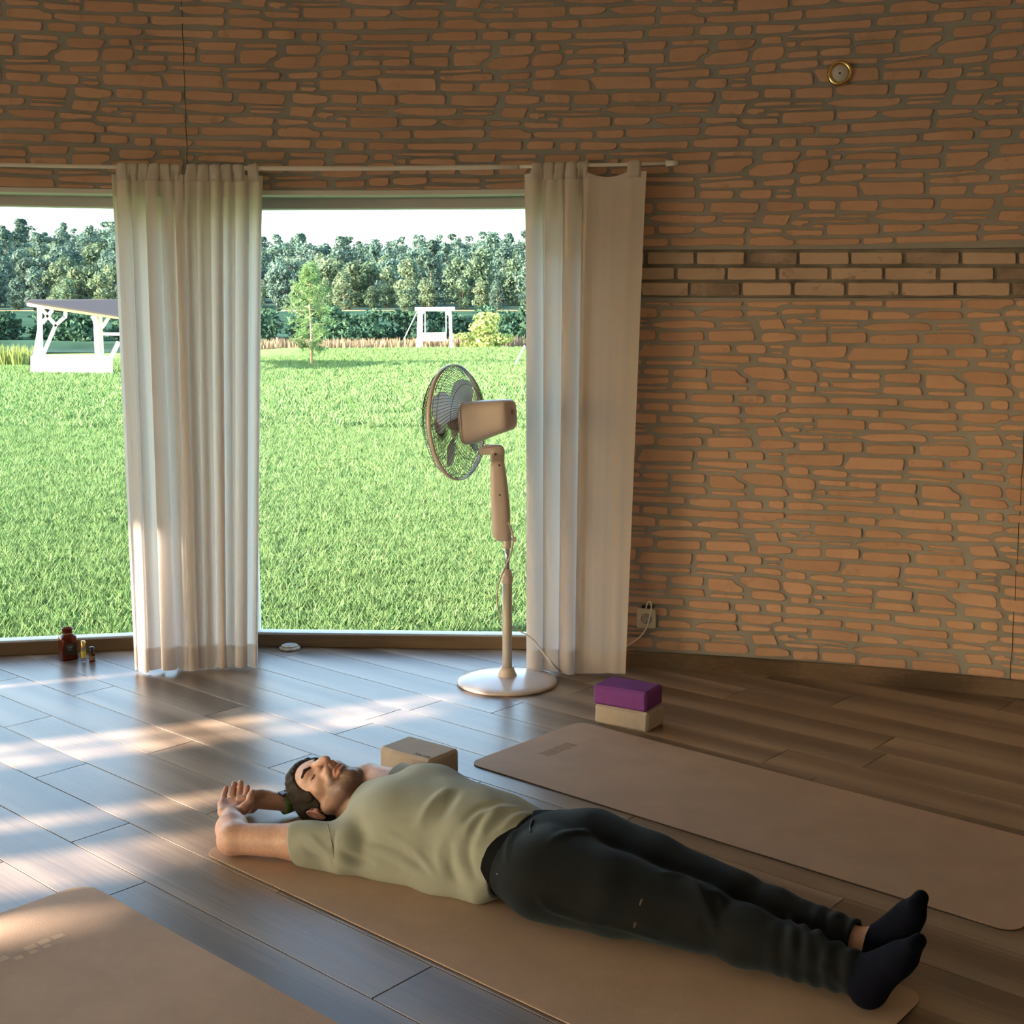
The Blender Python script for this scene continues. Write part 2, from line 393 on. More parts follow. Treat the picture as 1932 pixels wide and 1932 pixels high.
def finish_wall(wall, a0, a1, max_single=300):
    pieces = []
    for kind, p in ALL_STONES:
        zmin, zmax = (0.072, Z_BAND_B - 0.004) if kind == 'l' else (1.822, 3.16)
        c = sum(x for x, _ in p) / len(p)
        if c < a0 or c > a1: continue
        if kind == 'l' and a0 >= S2: continue          # window walls carry only the upper pattern
        if kind == 'u' and a0 >= S2: zmin = Z_LIN + 0.004
        q = clip_poly(p, 1, zmin, False)
        if len(q) > 2: q = clip_poly(q, 1, zmax, True)
        if len(q) > 2 and kind == 'l': q = clip_poly(q, 0, 81.88, True)
        if len(q) < 3: continue
        A = abs(area([(x * DEG, z) for x, z in q]))
        if A < 0.00025 or max(z for _, z in q) - min(z for _, z in q) < 0.006: continue
        pieces.append((A, q))
    pieces.sort(key=lambda x: -x[0])
    vis = pieces[:max_single]
    for A, q in vis:
        mb = MB(); stone_mesh(mb, q, 0.007 + random.uniform(-0.0012, 0.0016))
        cth = sum(x for x, _ in q) / len(q); cz = sum(z for _, z in q) / len(q)
        mb.build('stone', M['brick'], wall, loc=pol(cth, RW, cz))
    if len(pieces) > max_single:
        mb = MB()
        for A, q in pieces[max_single:]: stone_mesh(mb, q, 0.007)
        tag(mb.build('small_stones', M['brick'], wall), kind='stuff')
ALL_STONES = stones()
finish_wall(wall_left, S1, 104.5)
finish_wall(wall_back, S2, S1)
finish_wall(wall_right, S3, S2)
finish_wall(wall_side, 61.0, S3)

for w_, a_, z0, z1 in ((wall_left, S1, 2.17, 3.2), (wall_right, S3, .07, 1.60)):
    mb = MB(); n = 24
    mb.grid([[pol(a_ + .05 * math.sin(i * 2.1) * .3 + d, RW - .0012, z0 + (z1 - z0) * i / n) for d in (-.011, .011)] for i in range(n + 1)]); mb.build('panel_seam', M['dark'], w_)
# ---- the course of three rows of sooty bricks
band = empty('trim_1', pol(73, RW, 1.72)); tag(band, 'course of three rows of real sooty bricks along the right wall at head height', None, None, 'structure')
S_ = 1.0 / 2.569
def zbt(t, k): return (1.7833 + .00184 * (t - 67.36) + .007) if k else (1.6097 + .00158 * (t - 67.5) - .007)
mb = MB(); mb.grid([[pol(t, r, zbt(t, k) + o_) for t in np.linspace(60.5, 80.9, 41)] for r, k, o_ in ((RW + .006, 0, -.004), (RW - .001, 0, 0), (RW - .001, 1, 0), (RW + .006, 1, .004))]); mb.build('joint_bed', M['soot_bed'], band)
rows = [((93, 150), [(-120, 90), (110, 332), (348, 577), (597, 832), (845, 1083), (1097, 1343), (1363, 1617), (1635, 1893), (1910, 2168)]),
        ((168, 225), [(15, 238), (254, 485), (498, 731), (746, 982), (1002, 1246), (1260, 1507), (1526, 1784), (1800, 2060)]),
        ((240, 302), [(-150, 62), (80, 305), (320, 553), (571, 804), (822, 1062), (1080, 1325), (1341, 1592), (1608, 1863), (1880, 2140)])]
for ri, ((y0, y1), xs) in enumerate(rows):
    for bi, (x0, x1) in enumerate(xs):
        c = [wal(1180 + x * S_, 440 + y * S_) for x, y in ((x0, y0), (x1, y0), (x1, y1), (x0, y1))]
        mb = MB(); p = []
        for i in range(4):
            a, b = c[i], c[(i + 1) % 4]
            for k in range(4):
                f = k / 4; p.append((a[0] + (b[0] - a[0]) * f + random.uniform(-.012, .012), a[1] + (b[1] - a[1]) * f + random.uniform(-.0012, .0012)))
        stone_mesh(mb, p, 0.019)
        cth = sum(x for x, _ in c) / 4; cz = sum(z for _, z in c) / 4
        mb.build('brick', M['tile_sooty'] if (ri, bi) in ((0, 3), (0, 6), (2, 2), (1, 7), (2, 8)) else M['tile'], band, loc=pol(cth, RW, cz))

# ---- windows
for k, (c, h) in enumerate(WIN):
    half = RG * math.tan(R_(h)) - 0.005
    root = empty('window_%d' % (k + 1), pol(c, RG, 0), R_(c - 90)); root['kind'] = 'structure'
    tag(root, ['tall fixed window behind the pedestal fan', 'tall fixed window at the left edge behind the amber jar'][k] if k < 2 else 'unseen tall fixed window further round the curved wall')
    zt = 1.90 if k == 4 else 2.066
    fr = MB(); w = 0.045; zb = 0.055
    def wb(x0, x1, y0, y1, z0, z1):
        fr.box(((x0 + x1) / 2, (y0 + y1) / 2, (z0 + z1) / 2), (x1 - x0, y1 - y0, z1 - z0))
    wb(-half, half, -0.01, 0.06, zt - w, zt); wb(-half, half, -0.01, 0.06, 0.0, zb + 0.012)
    wb(-half, -half + w * .8, -0.01, 0.06, zb, zt - w); wb(half - w * .8, half, -0.01, 0.06, zb, zt - w)
    f = fr.build('window_frame', M['white_frame'], bevel=0.004); f.parent = root
    g = MB(); g.box((0, 0.03, (zb + zt) / 2), (2 * half - 2 * w * .8 + .01, 0.006, zt - zb - w))
    # one thin pane: a single sheet so light is not bent twice
    g = MB(); g.add([(-half + .03, .03, zb), (half - .03, .03, zb), (half - .03, .03, zt - .03), (-half + .03, .03, zt - .03)], [(0, 1, 2, 3)])
    g = g.build('pane', M['glass']); g.parent = root
    sk = MB(); sk.box((0, -0.018, 0.031), (2 * half, 0.014, 0.062)); s = sk.build('window_baseboard', M['skirt'], bevel=0.004); s.parent = root
    # light strip under the stones at the head of the opening
    tr = MB(); n = 8
    rows_ = []
    for z in (Z_LIN - 0.018, Z_LIN + 0.001):
        rows_.append([pol(c - h + 2 * h * i / n, RW + 0.003, z) for i in range(n + 1)])
    rows_.append([pol(c - h + 2 * h * i / n, RW + 0.10, Z_LIN + 0.001) for i in range(n + 1)])
    rows_.insert(0, [pol(c - h + 2 * h * i / n, RW + 0.10, Z_LIN - 0.018) for i in range(n + 1)])
    t_ = tr.grid(rows_).build('head_strip', M['white_frame']); t_.parent = root; t_.matrix_parent_inverse = Matrix.LocRotScale(root.location, root.rotation_euler, root.scale).inverted()
# ---- skirting along the right wall
for nm, a0, a1 in (('baseboard_right', 50.0, 81.9),):
    n = 40; prof = [(RW - 0.014, 0), (RW - 0.014, 0.062), (RW - 0.009, 0.069), (RW + 0.004, 0.070)]
    mb = MB(); mb.grid([[pol(a0 + (a1 - a0) * i / n, r, z) for i in range(n + 1)] for r, z in prof])
    tag(mb.build(nm, M['skirt_dark']), 'brown wooden skirting along the foot of the right wall', None, None, 'structure')
# ---- floor: planks
ring = [(CX[0] + 7.55 * math.cos(R_(a)), CX[1] + 7.55 * math.sin(R_(a))) for a in range(0, 360, 3)]
mb = MB(); mb.add([(x, y, -0.007) for x, y in ring] + [(x, y, -0.16) for x, y in ring], [tuple(range(120))] + [(i, i + 120, (i + 1) % 120 + 120, (i + 1) % 120) for i in range(120)])
floor = mb.build('floor', M['dark']); tag(floor, 'grey brown oak laminate floor laid in long planks', None, None, 'structure')
PW = 0.1906; D0 = 1.503; PL = 1.285
jpx = [(55, 1361), (329, 1408), (115, 1454), (433, 1338), (559, 1432), (192, 1570), (244, 1675), (783, 1842), (1366, 1318), (1445, 1279), (1569, 1331), (1889, 1338), (1478, 1419), (1667, 1425), (823, 1325), (1105, 1289)]
known = {}
for q in jpx:
    t, d = to_td(flo(*q)); known.setdefault(math.floor((d - D0) / PW), []).append(t)
def clip_ring(poly):
    n = len(ring)
    for i in range(n):
        a, b = ring[i], ring[(i + 1) % n]
        def side(p): return (b[0] - a[0]) * (p[1] - a[1]) - (b[1] - a[1]) * (p[0] - a[0])
        out = []
        for j in range(len(poly)):
            p, q = poly[j], poly[(j + 1) % len(poly)]; sp, sq = side(p), side(q)
            if sp >= 0: out.append(p)
            if (sp >= 0) != (sq >= 0):
                k = sp / (sp - sq); out.append((p[0] + k * (q[0] - p[0]), p[1] + k * (q[1] - p[1])))
        poly = out
        if len(poly) < 3: return []
    return poly
planks = []; rr = random.Random(3)
for k in range(-45, 45):
    t0 = known[k][0] if k in known else rr.uniform(0, PL)
    cuts = []
    t = t0 - PL * 12
    while t < 10: cuts.append(t); t += PL
    for t in cuts:
        g = 0.0015; x0, x1 = t + g, t + PL - g; y0, y1 = D0 + k * PW + g, D0 + (k + 1) * PW - g
        P4 = [td(x0, y0), td(x1, y0), td(x1, y1), td(x0, y1)]
        if all((p.x - CX[0]) ** 2 + (p.y - CX[1]) ** 2 < 7.4 ** 2 for p in P4): poly = [(p.x, p.y) for p in P4]; full = True
        else: poly = clip_ring([(p.x, p.y) for p in P4]); full = False
        if len(poly) < 3 or area(poly) < 0.004: continue
        cx = sum(p[0] for p in poly) / len(poly); cy = sum(p[1] for p in poly) / len(poly)
        # how much it shows: in front of the camera and in its cone
        ok = cy > 0.6 and abs(cx) < 0.62 * cy + 0.7
        planks.append((0 if ok else 1, cx * cx + (cy - 3) ** 2, poly, (cx, cy), full))
planks.sort(key=lambda a: a[:2])
def plank_geo(poly, c):
    n = len(poly); mb = MB()
    loc = [((p[0] - c[0]) * EV.x + (p[1] - c[1]) * EV.y, (p[0] - c[0]) * NV.x + (p[1] - c[1]) * NV.y) for p in poly]
    b = 0.0006
    def inset(p): return (p[0] - math.copysign(min(b, abs(p[0])), p[0]), p[1] - math.copysign(min(b, abs(p[1])), p[1]))
    vs = [(*inset(p), 0) for p in loc] + [(*p, -0.0012) for p in loc] + [(*p, -0.0072) for p in loc]
    fs = [tuple(range(n))] + [(i, n + i, n + (i + 1) % n, (i + 1) % n) for i in range(n)] + [(n + i, 2 * n + i, 2 * n + (i + 1) % n, n + (i + 1) % n) for i in range(n)]
    return mb.add(vs, fs)
full_me = None; rest = MB(); Rz = Matrix.Rotation(MA, 4, 'Z')
for i, (vis, _, poly, c, full) in enumerate(planks):
    if i < 290:
        if full and full_me: o = bpy.data.objects.new('plank', full_me); COL.objects.link(o)
        else:
            o = plank_geo(poly, c).build('plank', M['plank'])
            if full: full_me = o.data
        o.location = (c[0], c[1], 0); o.rotation_euler = (0, 0, MA); o.parent = floor
    else:
        g = plank_geo(poly, c); rest.add([tuple(Rz @ Vector(v) + Vector((c[0], c[1], 0))) for v in g.v], g.f)
tag(rest.build('plank_field', M['plank'], floor), kind='stuff')

# ================================================================== CURTAINS AND ROD
M['rod'] = plain('rod_paint', (0.72, 0.66, 0.58), 0.4)
ZROD = 2.158; RROD = RW - 0.075
rod = MB(); rod.tube([pol(a, RROD, ZROD) for a in np.arange(94.4, 150, 1.2)], 0.0085, 10)
tag(rod.build('curtain_rod', M['rod'], smooth=True), 'thin white curtain rod over the left window, running out of the picture', 'curtain rod')
rt = empty('curtain_rod', pol(86, RROD, ZROD)); tag(rt, 'thin white curtain rod over the window behind the fan, ending on the right wall', 'curtain rod')
mb = MB(); mb.tube([pol(a, RROD, ZROD) for a in np.arange(83.0, 94.3, 1.0)], 0.0105, 10); mb.build('thick_tube', M['rod'], rt, smooth=True)
mb = MB(); mb.tube([pol(a, RROD, ZROD - 0.00) for a in np.linspace(78.0, 83.2, 6)], 0.0078, 10); mb.build('thin_tube', M['rod'], rt, smooth=True)
mb = MB(); mb.tube([pol(77.75, RROD, ZROD), pol(78.15, RROD, ZROD)], 0.012, 12); mb.build('end_cap', M['rod'], rt, smooth=True)
for a in (80.75, 91.9):
    mb = MB(); mb.tube([pol(a, RW + 0.004, ZROD + 0.02), pol(a, RROD, ZROD + 0.018), pol(a, RROD - 0.01, ZROD), pol(a, RROD, ZROD - 0.012)], 0.006, 8); mb.build('bracket', M['rod'], rt, smooth=True)

def curtain(top0, top1, bot0, bot1, label, tabs, nf, amp, seed, ztop=2.125, zbot=0.012, flat=None, rbot=-0.06, group=None, hem=0.10, sag=None):
    """a hanging sheet between angle pairs at rod and hem; folds are real relief"""
    rr = random.Random(seed); root = empty('curtain', pol((bot0 + bot1) / 2, RROD, 0)); tag(root, label, 'curtain', group)
    nu, nv = max(60, int(nf * 14)), 46
    ph = [rr.uniform(0, 6.28) for _ in range(6)]; fr = [nf * (0.85 + 0.3 * rr.random()), nf * 0.53, nf * 1.9, nf * 0.31]
    def fold(u, v):
        a = u + 0.012 * math.sin(3.1 * v + ph[4]) * (1 - v)
        f = math.sin(2 * math.pi * fr[0] * a + ph[0] + 0.8 * math.sin(2 * math.pi * fr[3] * a + ph[3])) * 0.62 + math.sin(2 * math.pi * fr[1] * a + ph[1]) * 0.42 + 0.16 * math.sin(2 * math.pi * fr[2] * a + ph[2]) * v ** 0.5
        f = math.copysign(abs(f) ** 0.8, f)
        if flat: f *= flat(u)
        return f
    def pt(u, v, dr=0.0):           # v: 0 at hem, 1 at the top
        th = (bot0 + (bot1 - bot0) * u) * (1 - v) + (top0 + (top1 - top0) * u) * v
        am = amp * (0.62 + 0.5 * (1 - v)) * (1 - 0.45 * max(0, (v - 0.93) / 0.07))
        f = fold(u, v)
        th += math.cos(2 * math.pi * fr[0] * u + ph[0]) * am * 0.22 / DEG * (1 if not flat else flat(u))
        r = RROD - 0.016 + rbot * (1 - v) - am * (0.5 + 0.5 * f) + dr
        z = zbot + (ztop - zbot) * v
        if v == 0: z += 0.008 * math.sin(9 * u + ph[5]) * (0.5 + 0.5 * f)
        if sag: z -= sag(u) * max(0, (v - 0.9) / 0.1)
        return pol(th, r, z)
    vv = [0, .02, hem / 2.1] + [hem / 2.1 + .004 + (1 - hem / 2.1 - .004) * i / nv for i in range(nv + 1)]
    mb = MB(); mb.grid([[pt(i / nu, v) for i in range(nu + 1)] for v in vv])
    o = mb.build('panel', M['curtain'], root, smooth=True)
    hm = MB(); hm.grid([[pt(i / nu, v, 0.0022) for i in range(nu + 1)] for v in (0.001, .02, .045, hem / 2.1)]); hm.build('hem', M['curtain'], root, smooth=True)
    hd = MB(); hd.grid([[pt(i / nu, v, 0.0022) for i in range(nu + 1)] for v in (0.957, .97, .985, .999)]); hd.build('heading', M['curtain'], root, smooth=True)
    for u0, w in tabs:
        mb = MB(); rows_ = []
        prof = [(None, 0.97)]
        n = 5
        cols = []
        for i in range(n + 1):
            u = u0 + w * i / n; b = pt(u, 0.988, -0.001); top = pt(u, 1.0, -0.002)
            th = top0 + (top1 - top0) * u; bul = 0.004 * math.sin(math.pi * i / n)
            cols.append([b, top, pol(th, RROD - 0.013 - bul, ZROD - 0.004), pol(th, RROD - 0.008 - bul, ZROD + 0.011 + bul), pol(th, RROD + 0.004, ZROD + 0.013 + bul), pol(th, RROD + 0.013, ZROD - 0.002), pol(th, RROD + 0.008, ZROD - 0.05)])
        rows_ = [[c[j] for c in cols] for j in range(7)]
        mb.grid(rows_); mb.build('tab', M['curtain'], root, smooth=True, solid=0.0012)
    return root
def T(px, py=325): return wal(px, py, RROD)[0]
def Bt(px, py, r=None):
    return wal(px, py, r or RROD - 0.1)[0]
def tabs_between(n, a=0.07, b=1.0, w=0.9): return [(a + (b - a) * i / n + 0.002, (b - a) / n * w) for i in range(n)]
curtain(T(210), T(347), Bt(250, 1265), Bt(374, 1262), 'off-white curtain panel hanging left of the pier, sunlit at its hem', tabs_between(6, .08, .97, .93), 5.4, 0.06, 11, rbot=-0.07)
curtain(T(351), T(497), Bt(372, 1262), Bt(484, 1250), 'off-white curtain panel on the window side of the pier, right of the sunlit panel', tabs_between(5, .01, .76, .93) + [(0.80, 0.135)], 5.8, 0.055, 23, rbot=-0.05)
curtain(T(988), T(1221), Bt(990, 1262), Bt(1181, 1256), 'wide off-white curtain panel behind the fan, flat on its right half', tabs_between(5, .07, .53, .92) + [(0.845, 0.11)], 7.5, 0.075, 5,
        flat=lambda u: 1.0 if u < .48 else max(0.07, 1 - (u - .48) * 9), rbot=-0.05, sag=lambda u: 0.02 * max(0, math.sin(math.pi * (u - .53) / .32)) if .53 < u < .85 else 0)
# curtains further round, mostly drawn, with the gaps that let the low sun in
gaps = [(130.0, 132.05), (145.0, 146.75), (147.1, 148.85), (155.0, 155.9), (158.5, 161.0), (162.75, 165.7)]
spans = [(119.0, 130.0), (132.05, 145.0), (146.75, 147.1), (148.85, 155.0), (155.9, 158.5), (161.0, 162.75), (165.7, 182.0)]
for i, (a, b) in enumerate(spans):
    L = (b - a) * DEG
    curtain(b, a, b, a, 'off-white curtain drawn over the far left windows, the %s one beyond the picture edge' % ['nearest', 'second', 'third, narrow', 'fourth', 'fifth', 'sixth', 'seventh', 'last'][i], tabs_between(max(2, int(L / .12)), .02, .98, .8), max(1.0, L * 9), 0.03, 40 + i, rbot=0.0, group='curtains drawn over the left-hand windows')

# ================================================================== OUTSIDE
PROF = [(-300, -.25), (6.0, -.2), (41, .2), (58, .75), (66, 1.0), (70, 1.0), (78, .45), (82, .3), (108, .3), (113, 1.2), (200, 5.0), (290, 8.0), (330, 9.2), (620, 35.5), (900, 40)]
def ter(x, y):
    for (a, za), (b, zb) in zip(PROF, PROF[1:]):
        if y <= b:
            k = (y - a) / (b - a); k = max(0, k); z = za + (zb - za) * k; break
    else: z = PROF[-1][1]
    if y > 20: z += 0.05 * math.sin(x * .35 + y * .21) * min(1, (y - 20) / 30)
    if x < -13: z -= .62 * min(1, (-13 - x) / 5) * max(0, min(1, (y - 47) / 8)) * max(0, min(1, (76 - y) / 6))
    if y > 320: z += (y - 320) / 300 * (-x * 0.028 + 2.5 * math.sin(x * .03 + 1))
    return z
def ground_mat():
    m, t, b, o = M_('lawn_ground'); b.inputs['Roughness'].default_value = 0.95; b.inputs['Specular IOR Level'].default_value = 0.0
    g = N(t, 'NewGeometry'); n1 = N(t, 'TexNoise', Scale=1.3, Detail=8.0, Roughness=0.7); t.links.new(g.outputs['Position'], n1.inputs['Vector'])
    r = ramp(t, n1.outputs[0], [(0.3, (0.125, 0.24, 0.07)), (0.5, (0.165, 0.30, 0.095)), (0.7, (0.22, 0.35, 0.15))])
    n2 = N(t, 'TexNoise', Scale=24.0, Detail=3.0, Roughness=0.7); t.links.new(g.outputs['Position'], n2.inputs['Vector'])
    r2 = ramp(t, n2.outputs[0], [(0.3, (0.55, 0.55, 0.55)), (0.7, (1.25, 1.25, 1.25))])
    t.links.new(mixc(t, 0.8, r.outputs[0], r2.outputs[0], 'MULTIPLY'), b.inputs['Base Color'])
    bp = N(t, 'Bump', Strength=0.8, Distance=0.05); t.links.new(n2.outputs[0], bp.inputs['Height']); t.links.new(bp.outputs[0], b.inputs['Normal'])
    return m
def leaf_mat(name, c0, c1, trans=0.35):
    m, t, b, o = M_(name); t.nodes.remove(b)
    g = N(t, 'NewGeometry'); oi = N(t, 'ObjectInfo')
    r = ramp(t, g.outputs['Random Per Island'], [(0.0, c0), (1.0, c1)])
    hs = N(t, 'HueSaturation'); mr = N(t, 'MapRange'); mr.inputs[3].default_value = 0.7; mr.inputs[4].default_value = 1.25
    t.links.new(oi.outputs['Random'], mr.inputs[0]); t.links.new(mr.outputs[0], hs.inputs['Value']); t.links.new(r.outputs[0], hs.inputs['Color'])
    d = N(t, 'BsdfDiffuse'); tl = N(t, 'BsdfTranslucent'); mx = N(t, 'MixShader'); mx.inputs[0].default_value = trans
    t.links.new(hs.outputs[0], d.inputs[0]); t.links.new(hs.outputs[0], tl.inputs[0]); t.links.new(d.outputs[0], mx.inputs[1]); t.links.new(tl.outputs[0], mx.inputs[2]); t.links.new(mx.outputs[0], o.inputs[0])
    return m
M['lawn'] = ground_mat()
M['meadow'] = plain('dry_meadow', (0.24, 0.185, 0.10), 0.95, spec=0, var=0.25, vscale=0.05)
M['bank'] = plain('bank_shade_tone', (0.03, 0.065, 0.045), 0.95, spec=0, var=0.4, vscale=0.15)  # bank's shade is put into this dark colour; the sun would light the slope
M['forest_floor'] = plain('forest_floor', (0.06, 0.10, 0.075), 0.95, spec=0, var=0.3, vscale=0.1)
def water_mat():
    m, t, b, o = M_('pond_water'); b.inputs['Base Color'].default_value = (0.05, 0.08, 0.09, 1); b.inputs['Roughness'].default_value = 0.08
    return m
def strip(name, ys, xf, mat, label, kind='structure', n=40):
    mb = MB(); mb.grid([[(xf(y) * (2 * i / n - 1), y, ter(xf(y) * (2 * i / n - 1), y)) for i in range(n + 1)] for y in ys])
    return tag(mb.build(name, mat, smooth=True), label, None, None, kind)
strip('lawn', list(np.arange(5.0, 79, 1.5)), lambda y: 60, M['lawn'], 'sunny green lawn rising gently away from the house')
mb = MB(); mb.grid([[(x, y, -.22) for x in (-90, 0, 90)] for y in (-90, -40, 5.1)]); tag(mb.build('lawn', M['lawn']), 'green lawn around the back of the house', None, None, 'structure')
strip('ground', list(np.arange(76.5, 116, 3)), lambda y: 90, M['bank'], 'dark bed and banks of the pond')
strip('bank', list(np.arange(112, 296, 8)), lambda y: 60 + y * .7, M['bank'], 'green bank coloured dark for shade beyond the pond')
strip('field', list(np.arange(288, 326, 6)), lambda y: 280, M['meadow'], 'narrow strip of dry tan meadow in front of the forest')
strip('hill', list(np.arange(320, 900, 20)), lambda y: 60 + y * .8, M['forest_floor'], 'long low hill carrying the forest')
mb = MB(); mb.grid([[(x, y, .62) for x in (-90, 0, 90)] for y in (77, 95, 114)]); tag(mb.build('water', water_mat()), 'narrow pale strip of pond water beyond the lawn', None, None, 'structure')

# ---- grass blades on the lawn, scattered by geometry nodes
def grass_nodes(name, density, h, w, mat, seed):
    ng = bpy.data.node_groups.new(name, 'GeometryNodeTree')
    ng.interface.new_socket('Geometry', in_out='INPUT', socket_type='NodeSocketGeometry'); ng.interface.new_socket('Geometry', in_out='OUTPUT', socket_type='NodeSocketGeometry')
    nn = ng.nodes; L = ng.links
    gi = nn.new('NodeGroupInput'); go = nn.new('NodeGroupOutput')
    dp = nn.new('GeometryNodeDistributePointsOnFaces'); dp.inputs['Density'].default_value = density; dp.inputs['Seed'].default_value = seed
    cone = nn.new('GeometryNodeMeshCone'); cone.inputs['Vertices'].default_value = 3; cone.inputs['Radius Bottom'].default_value = w; cone.inputs['Radius Top'].default_value = w * .12; cone.inputs['Depth'].default_value = h
    cone.fill_type = 'NONE'
    pts = nn.new('GeometryNodePoints'); pts.inputs['Count'].default_value = 9
    rp = nn.new('FunctionNodeRandomValue'); rp.data_type = 'FLOAT_VECTOR'; rp.inputs[0].default_value = (-h * .55, -h * .55, 0); rp.inputs[1].default_value = (h * .55, h * .55, h * .02)
    L.new(rp.outputs[0], pts.inputs['Position'])
    ra = nn.new('FunctionNodeRandomValue'); ra.data_type = 'FLOAT_VECTOR'; ra.inputs[0].default_value = (-.75, -.75, 0); ra.inputs[1].default_value = (.75, .75, 6.28); ra.inputs['Seed'].default_value = 5
    i1 = nn.new('GeometryNodeInstanceOnPoints'); L.new(pts.outputs[0], i1.inputs['Points']); L.new(cone.outputs['Mesh'], i1.inputs['Instance']); L.new(ra.outputs[0], i1.inputs['Rotation'])
    rs1 = nn.new('FunctionNodeRandomValue'); rs1.data_type = 'FLOAT'; rs1.inputs[2].default_value = .55; rs1.inputs[3].default_value = 1.2; rs1.inputs['Seed'].default_value = 8
    L.new(rs1.outputs[1], i1.inputs['Scale'])
    re = nn.new('GeometryNodeRealizeInstances'); L.new(i1.outputs[0], re.inputs[0])
    sm = nn.new('GeometryNodeSetMaterial'); sm.inputs['Material'].default_value = mat; L.new(re.outputs[0], sm.inputs[0])
    rr = nn.new('FunctionNodeRandomValue'); rr.data_type = 'FLOAT_VECTOR'; rr.inputs[0].default_value = (-.12, -.12, 0); rr.inputs[1].default_value = (.12, .12, 6.28); rr.inputs['Seed'].default_value = seed + 3
    rs = nn.new('FunctionNodeRandomValue'); rs.data_type = 'FLOAT'; rs.inputs[2].default_value = .5; rs.inputs[3].default_value = 1.35; rs.inputs['Seed'].default_value = seed + 4
    i2 = nn.new('GeometryNodeInstanceOnPoints'); L.new(gi.outputs[0], dp.inputs[0]); L.new(dp.outputs[0], i2.inputs['Points']); L.new(sm.outputs[0], i2.inputs['Instance']); L.new(rr.outputs[0], i2.inputs['Rotation']); L.new(rs.outputs[1], i2.inputs['Scale'])
    L.new(i2.outputs[0], go.inputs[0])
    return ng
M['blade'] = leaf_mat('grass_blade', (0.105, 0.225, 0.072), (0.265, 0.385, 0.185), 0.45)
def grass_patch(y0, y1, st, density, h, w, seed, label):
    ys = np.arange(y0, y1 + .01, st); rows_ = []
    for y in ys:
        xa, xb = -0.62 * y - 1.5, 0.10 * y + 1.2
        rows_.append([(xa + (xb - xa) * i / 6, y, ter(xa + (xb - xa) * i / 6, y)) for i in range(7)])
    mb = MB(); mb.grid(rows_); o = mb.build('grass', M['blade']); tag(o, label, 'grass', None, 'stuff')
    md = o.modifiers.new('blades', 'NODES'); md.node_group = grass_nodes('grass_blades_%d' % seed, density, h, w, M['blade'], seed)
grass_patch(6.2, 13.4, 0.6, 800, 0.058, 0.0036, 1, 'lush green grass blades growing just outside the windows')
grass_patch(10.4, 26.0, 1.3, 240, 0.075, 0.0055, 2, 'green grass further out on the lawn')
grass_patch(20.0, 64.0, 4.0, 30, 0.13, 0.016, 3, 'smooth bright grass on the far part of the lawn')
M['reed'] = leaf_mat('dry_reed', (0.26, 0.19, 0.12), (0.38, 0.28, 0.19), 0.3)
def reed_mass(n, f, hmin, hmax, mat, label, seed, name='reeds'):
    rr = random.Random(seed); mb = MB()
    for _ in range(n):
        x, y = f(rr); z = ter(x, y); h = rr.uniform(hmin, hmax); w = rr.uniform(.02, .05); a = rr.uniform(0, 3.14); dx, dy = w * math.cos(a), w * math.sin(a); lx, ly = rr.uniform(-.2, .2) * h, rr.uniform(-.2, .2) * h
        mb.add([(x - dx, y - dy, z), (x + dx, y + dy, z), (x + dx * .9 + lx * .5, y + dy * .9 + ly * .5, z + h * .6), (x - dx * .9 + lx * .5, y - dy * .9 + ly * .5, z + h * .6), (x + lx, y + ly, z + h)], [(0, 1, 2, 3), (3, 2, 4)])
    tag(mb.build(name, mat), label, 'reeds', None, 'stuff')
reed_mass(3500, lambda r: (r.uniform(-17, 3), r.uniform(67, 72)), .2, .62, M['reed'], 'dry pinkish reeds along the pond edge', 1)
M['weed'] = leaf_mat('yellow_weed', (0.15, 0.21, 0.06), (0.29, 0.34, 0.12), 0.4)
reed_mass(1800, lambda r: (r.uniform(-26, -20.6), r.uniform(52, 55)), .4, 1.2, M['weed'], 'yellow-green tall weeds at the left edge of the lawn', 2, 'weeds')

# ---- trees: a crown of leaf clumps and a trunk; far ones share mesh data
def crown_mesh(name, mat, n, size, shape, seed, w, h, z0):
    rr = random.Random(seed); mb = MB()
    lumps = []
    for i in range(16 if shape != 'pine' else 20):
        v = rr.random()
        if shape == 'pine': rad = math.sqrt(1 - v ** 2.2) * .9 + .12; lumps.append((rr.uniform(-.35, .35) * rad * w, rr.uniform(-.35, .35) * rad * w, z0 + (h - z0) * v, w * .30 * rad + .25, h * .10))
        else:
            a = rr.uniform(0, 6.28); rad = math.sqrt(max(0.05, 1 - (2 * v - .9) ** 2)) * .62; lumps.append((rad * math.cos(a) * w * .5 * rr.random() ** .4, rad * math.sin(a) * w * .5 * rr.random() ** .4, z0 + (h - z0) * (.1 + .82 * v), w * rr.uniform(.17, .27), h * rr.uniform(.11, .17)))
    for _ in range(n):
        L = rr.choice(lumps); u = Vector((rr.gauss(0, 1), rr.gauss(0, 1), rr.gauss(0, 1))).normalized(); k = rr.uniform(.7, 1.05)
        p = Vector((L[0] + u.x * L[3] * k, L[1] + u.y * L[3] * k, L[2] + u.z * L[4] * k))
        nrm = (u + Vector((rr.gauss(0, .6), rr.gauss(0, .6), rr.gauss(0, .6) + .2))).normalized(); x = nrm.orthogonal().normalized(); x.rotate(Matrix.Rotation(rr.uniform(0, 6.28), 3, nrm)); y = nrm.cross(x); s = size * rr.uniform(.6, 1.3)
        mb.add([p - x * s * .5, p + y * s * .3 - x * .1 * s, p + x * s * .5, p - y * s * .3 + x * .1 * s], [(0, 1, 2, 3)])
    return mb
M['bark'] = plain('bark', (0.16, 0.11, 0.08), 0.95)
M['pale_bark'] = plain('pale_pine_bark', (0.42, 0.28, 0.19), 0.95)
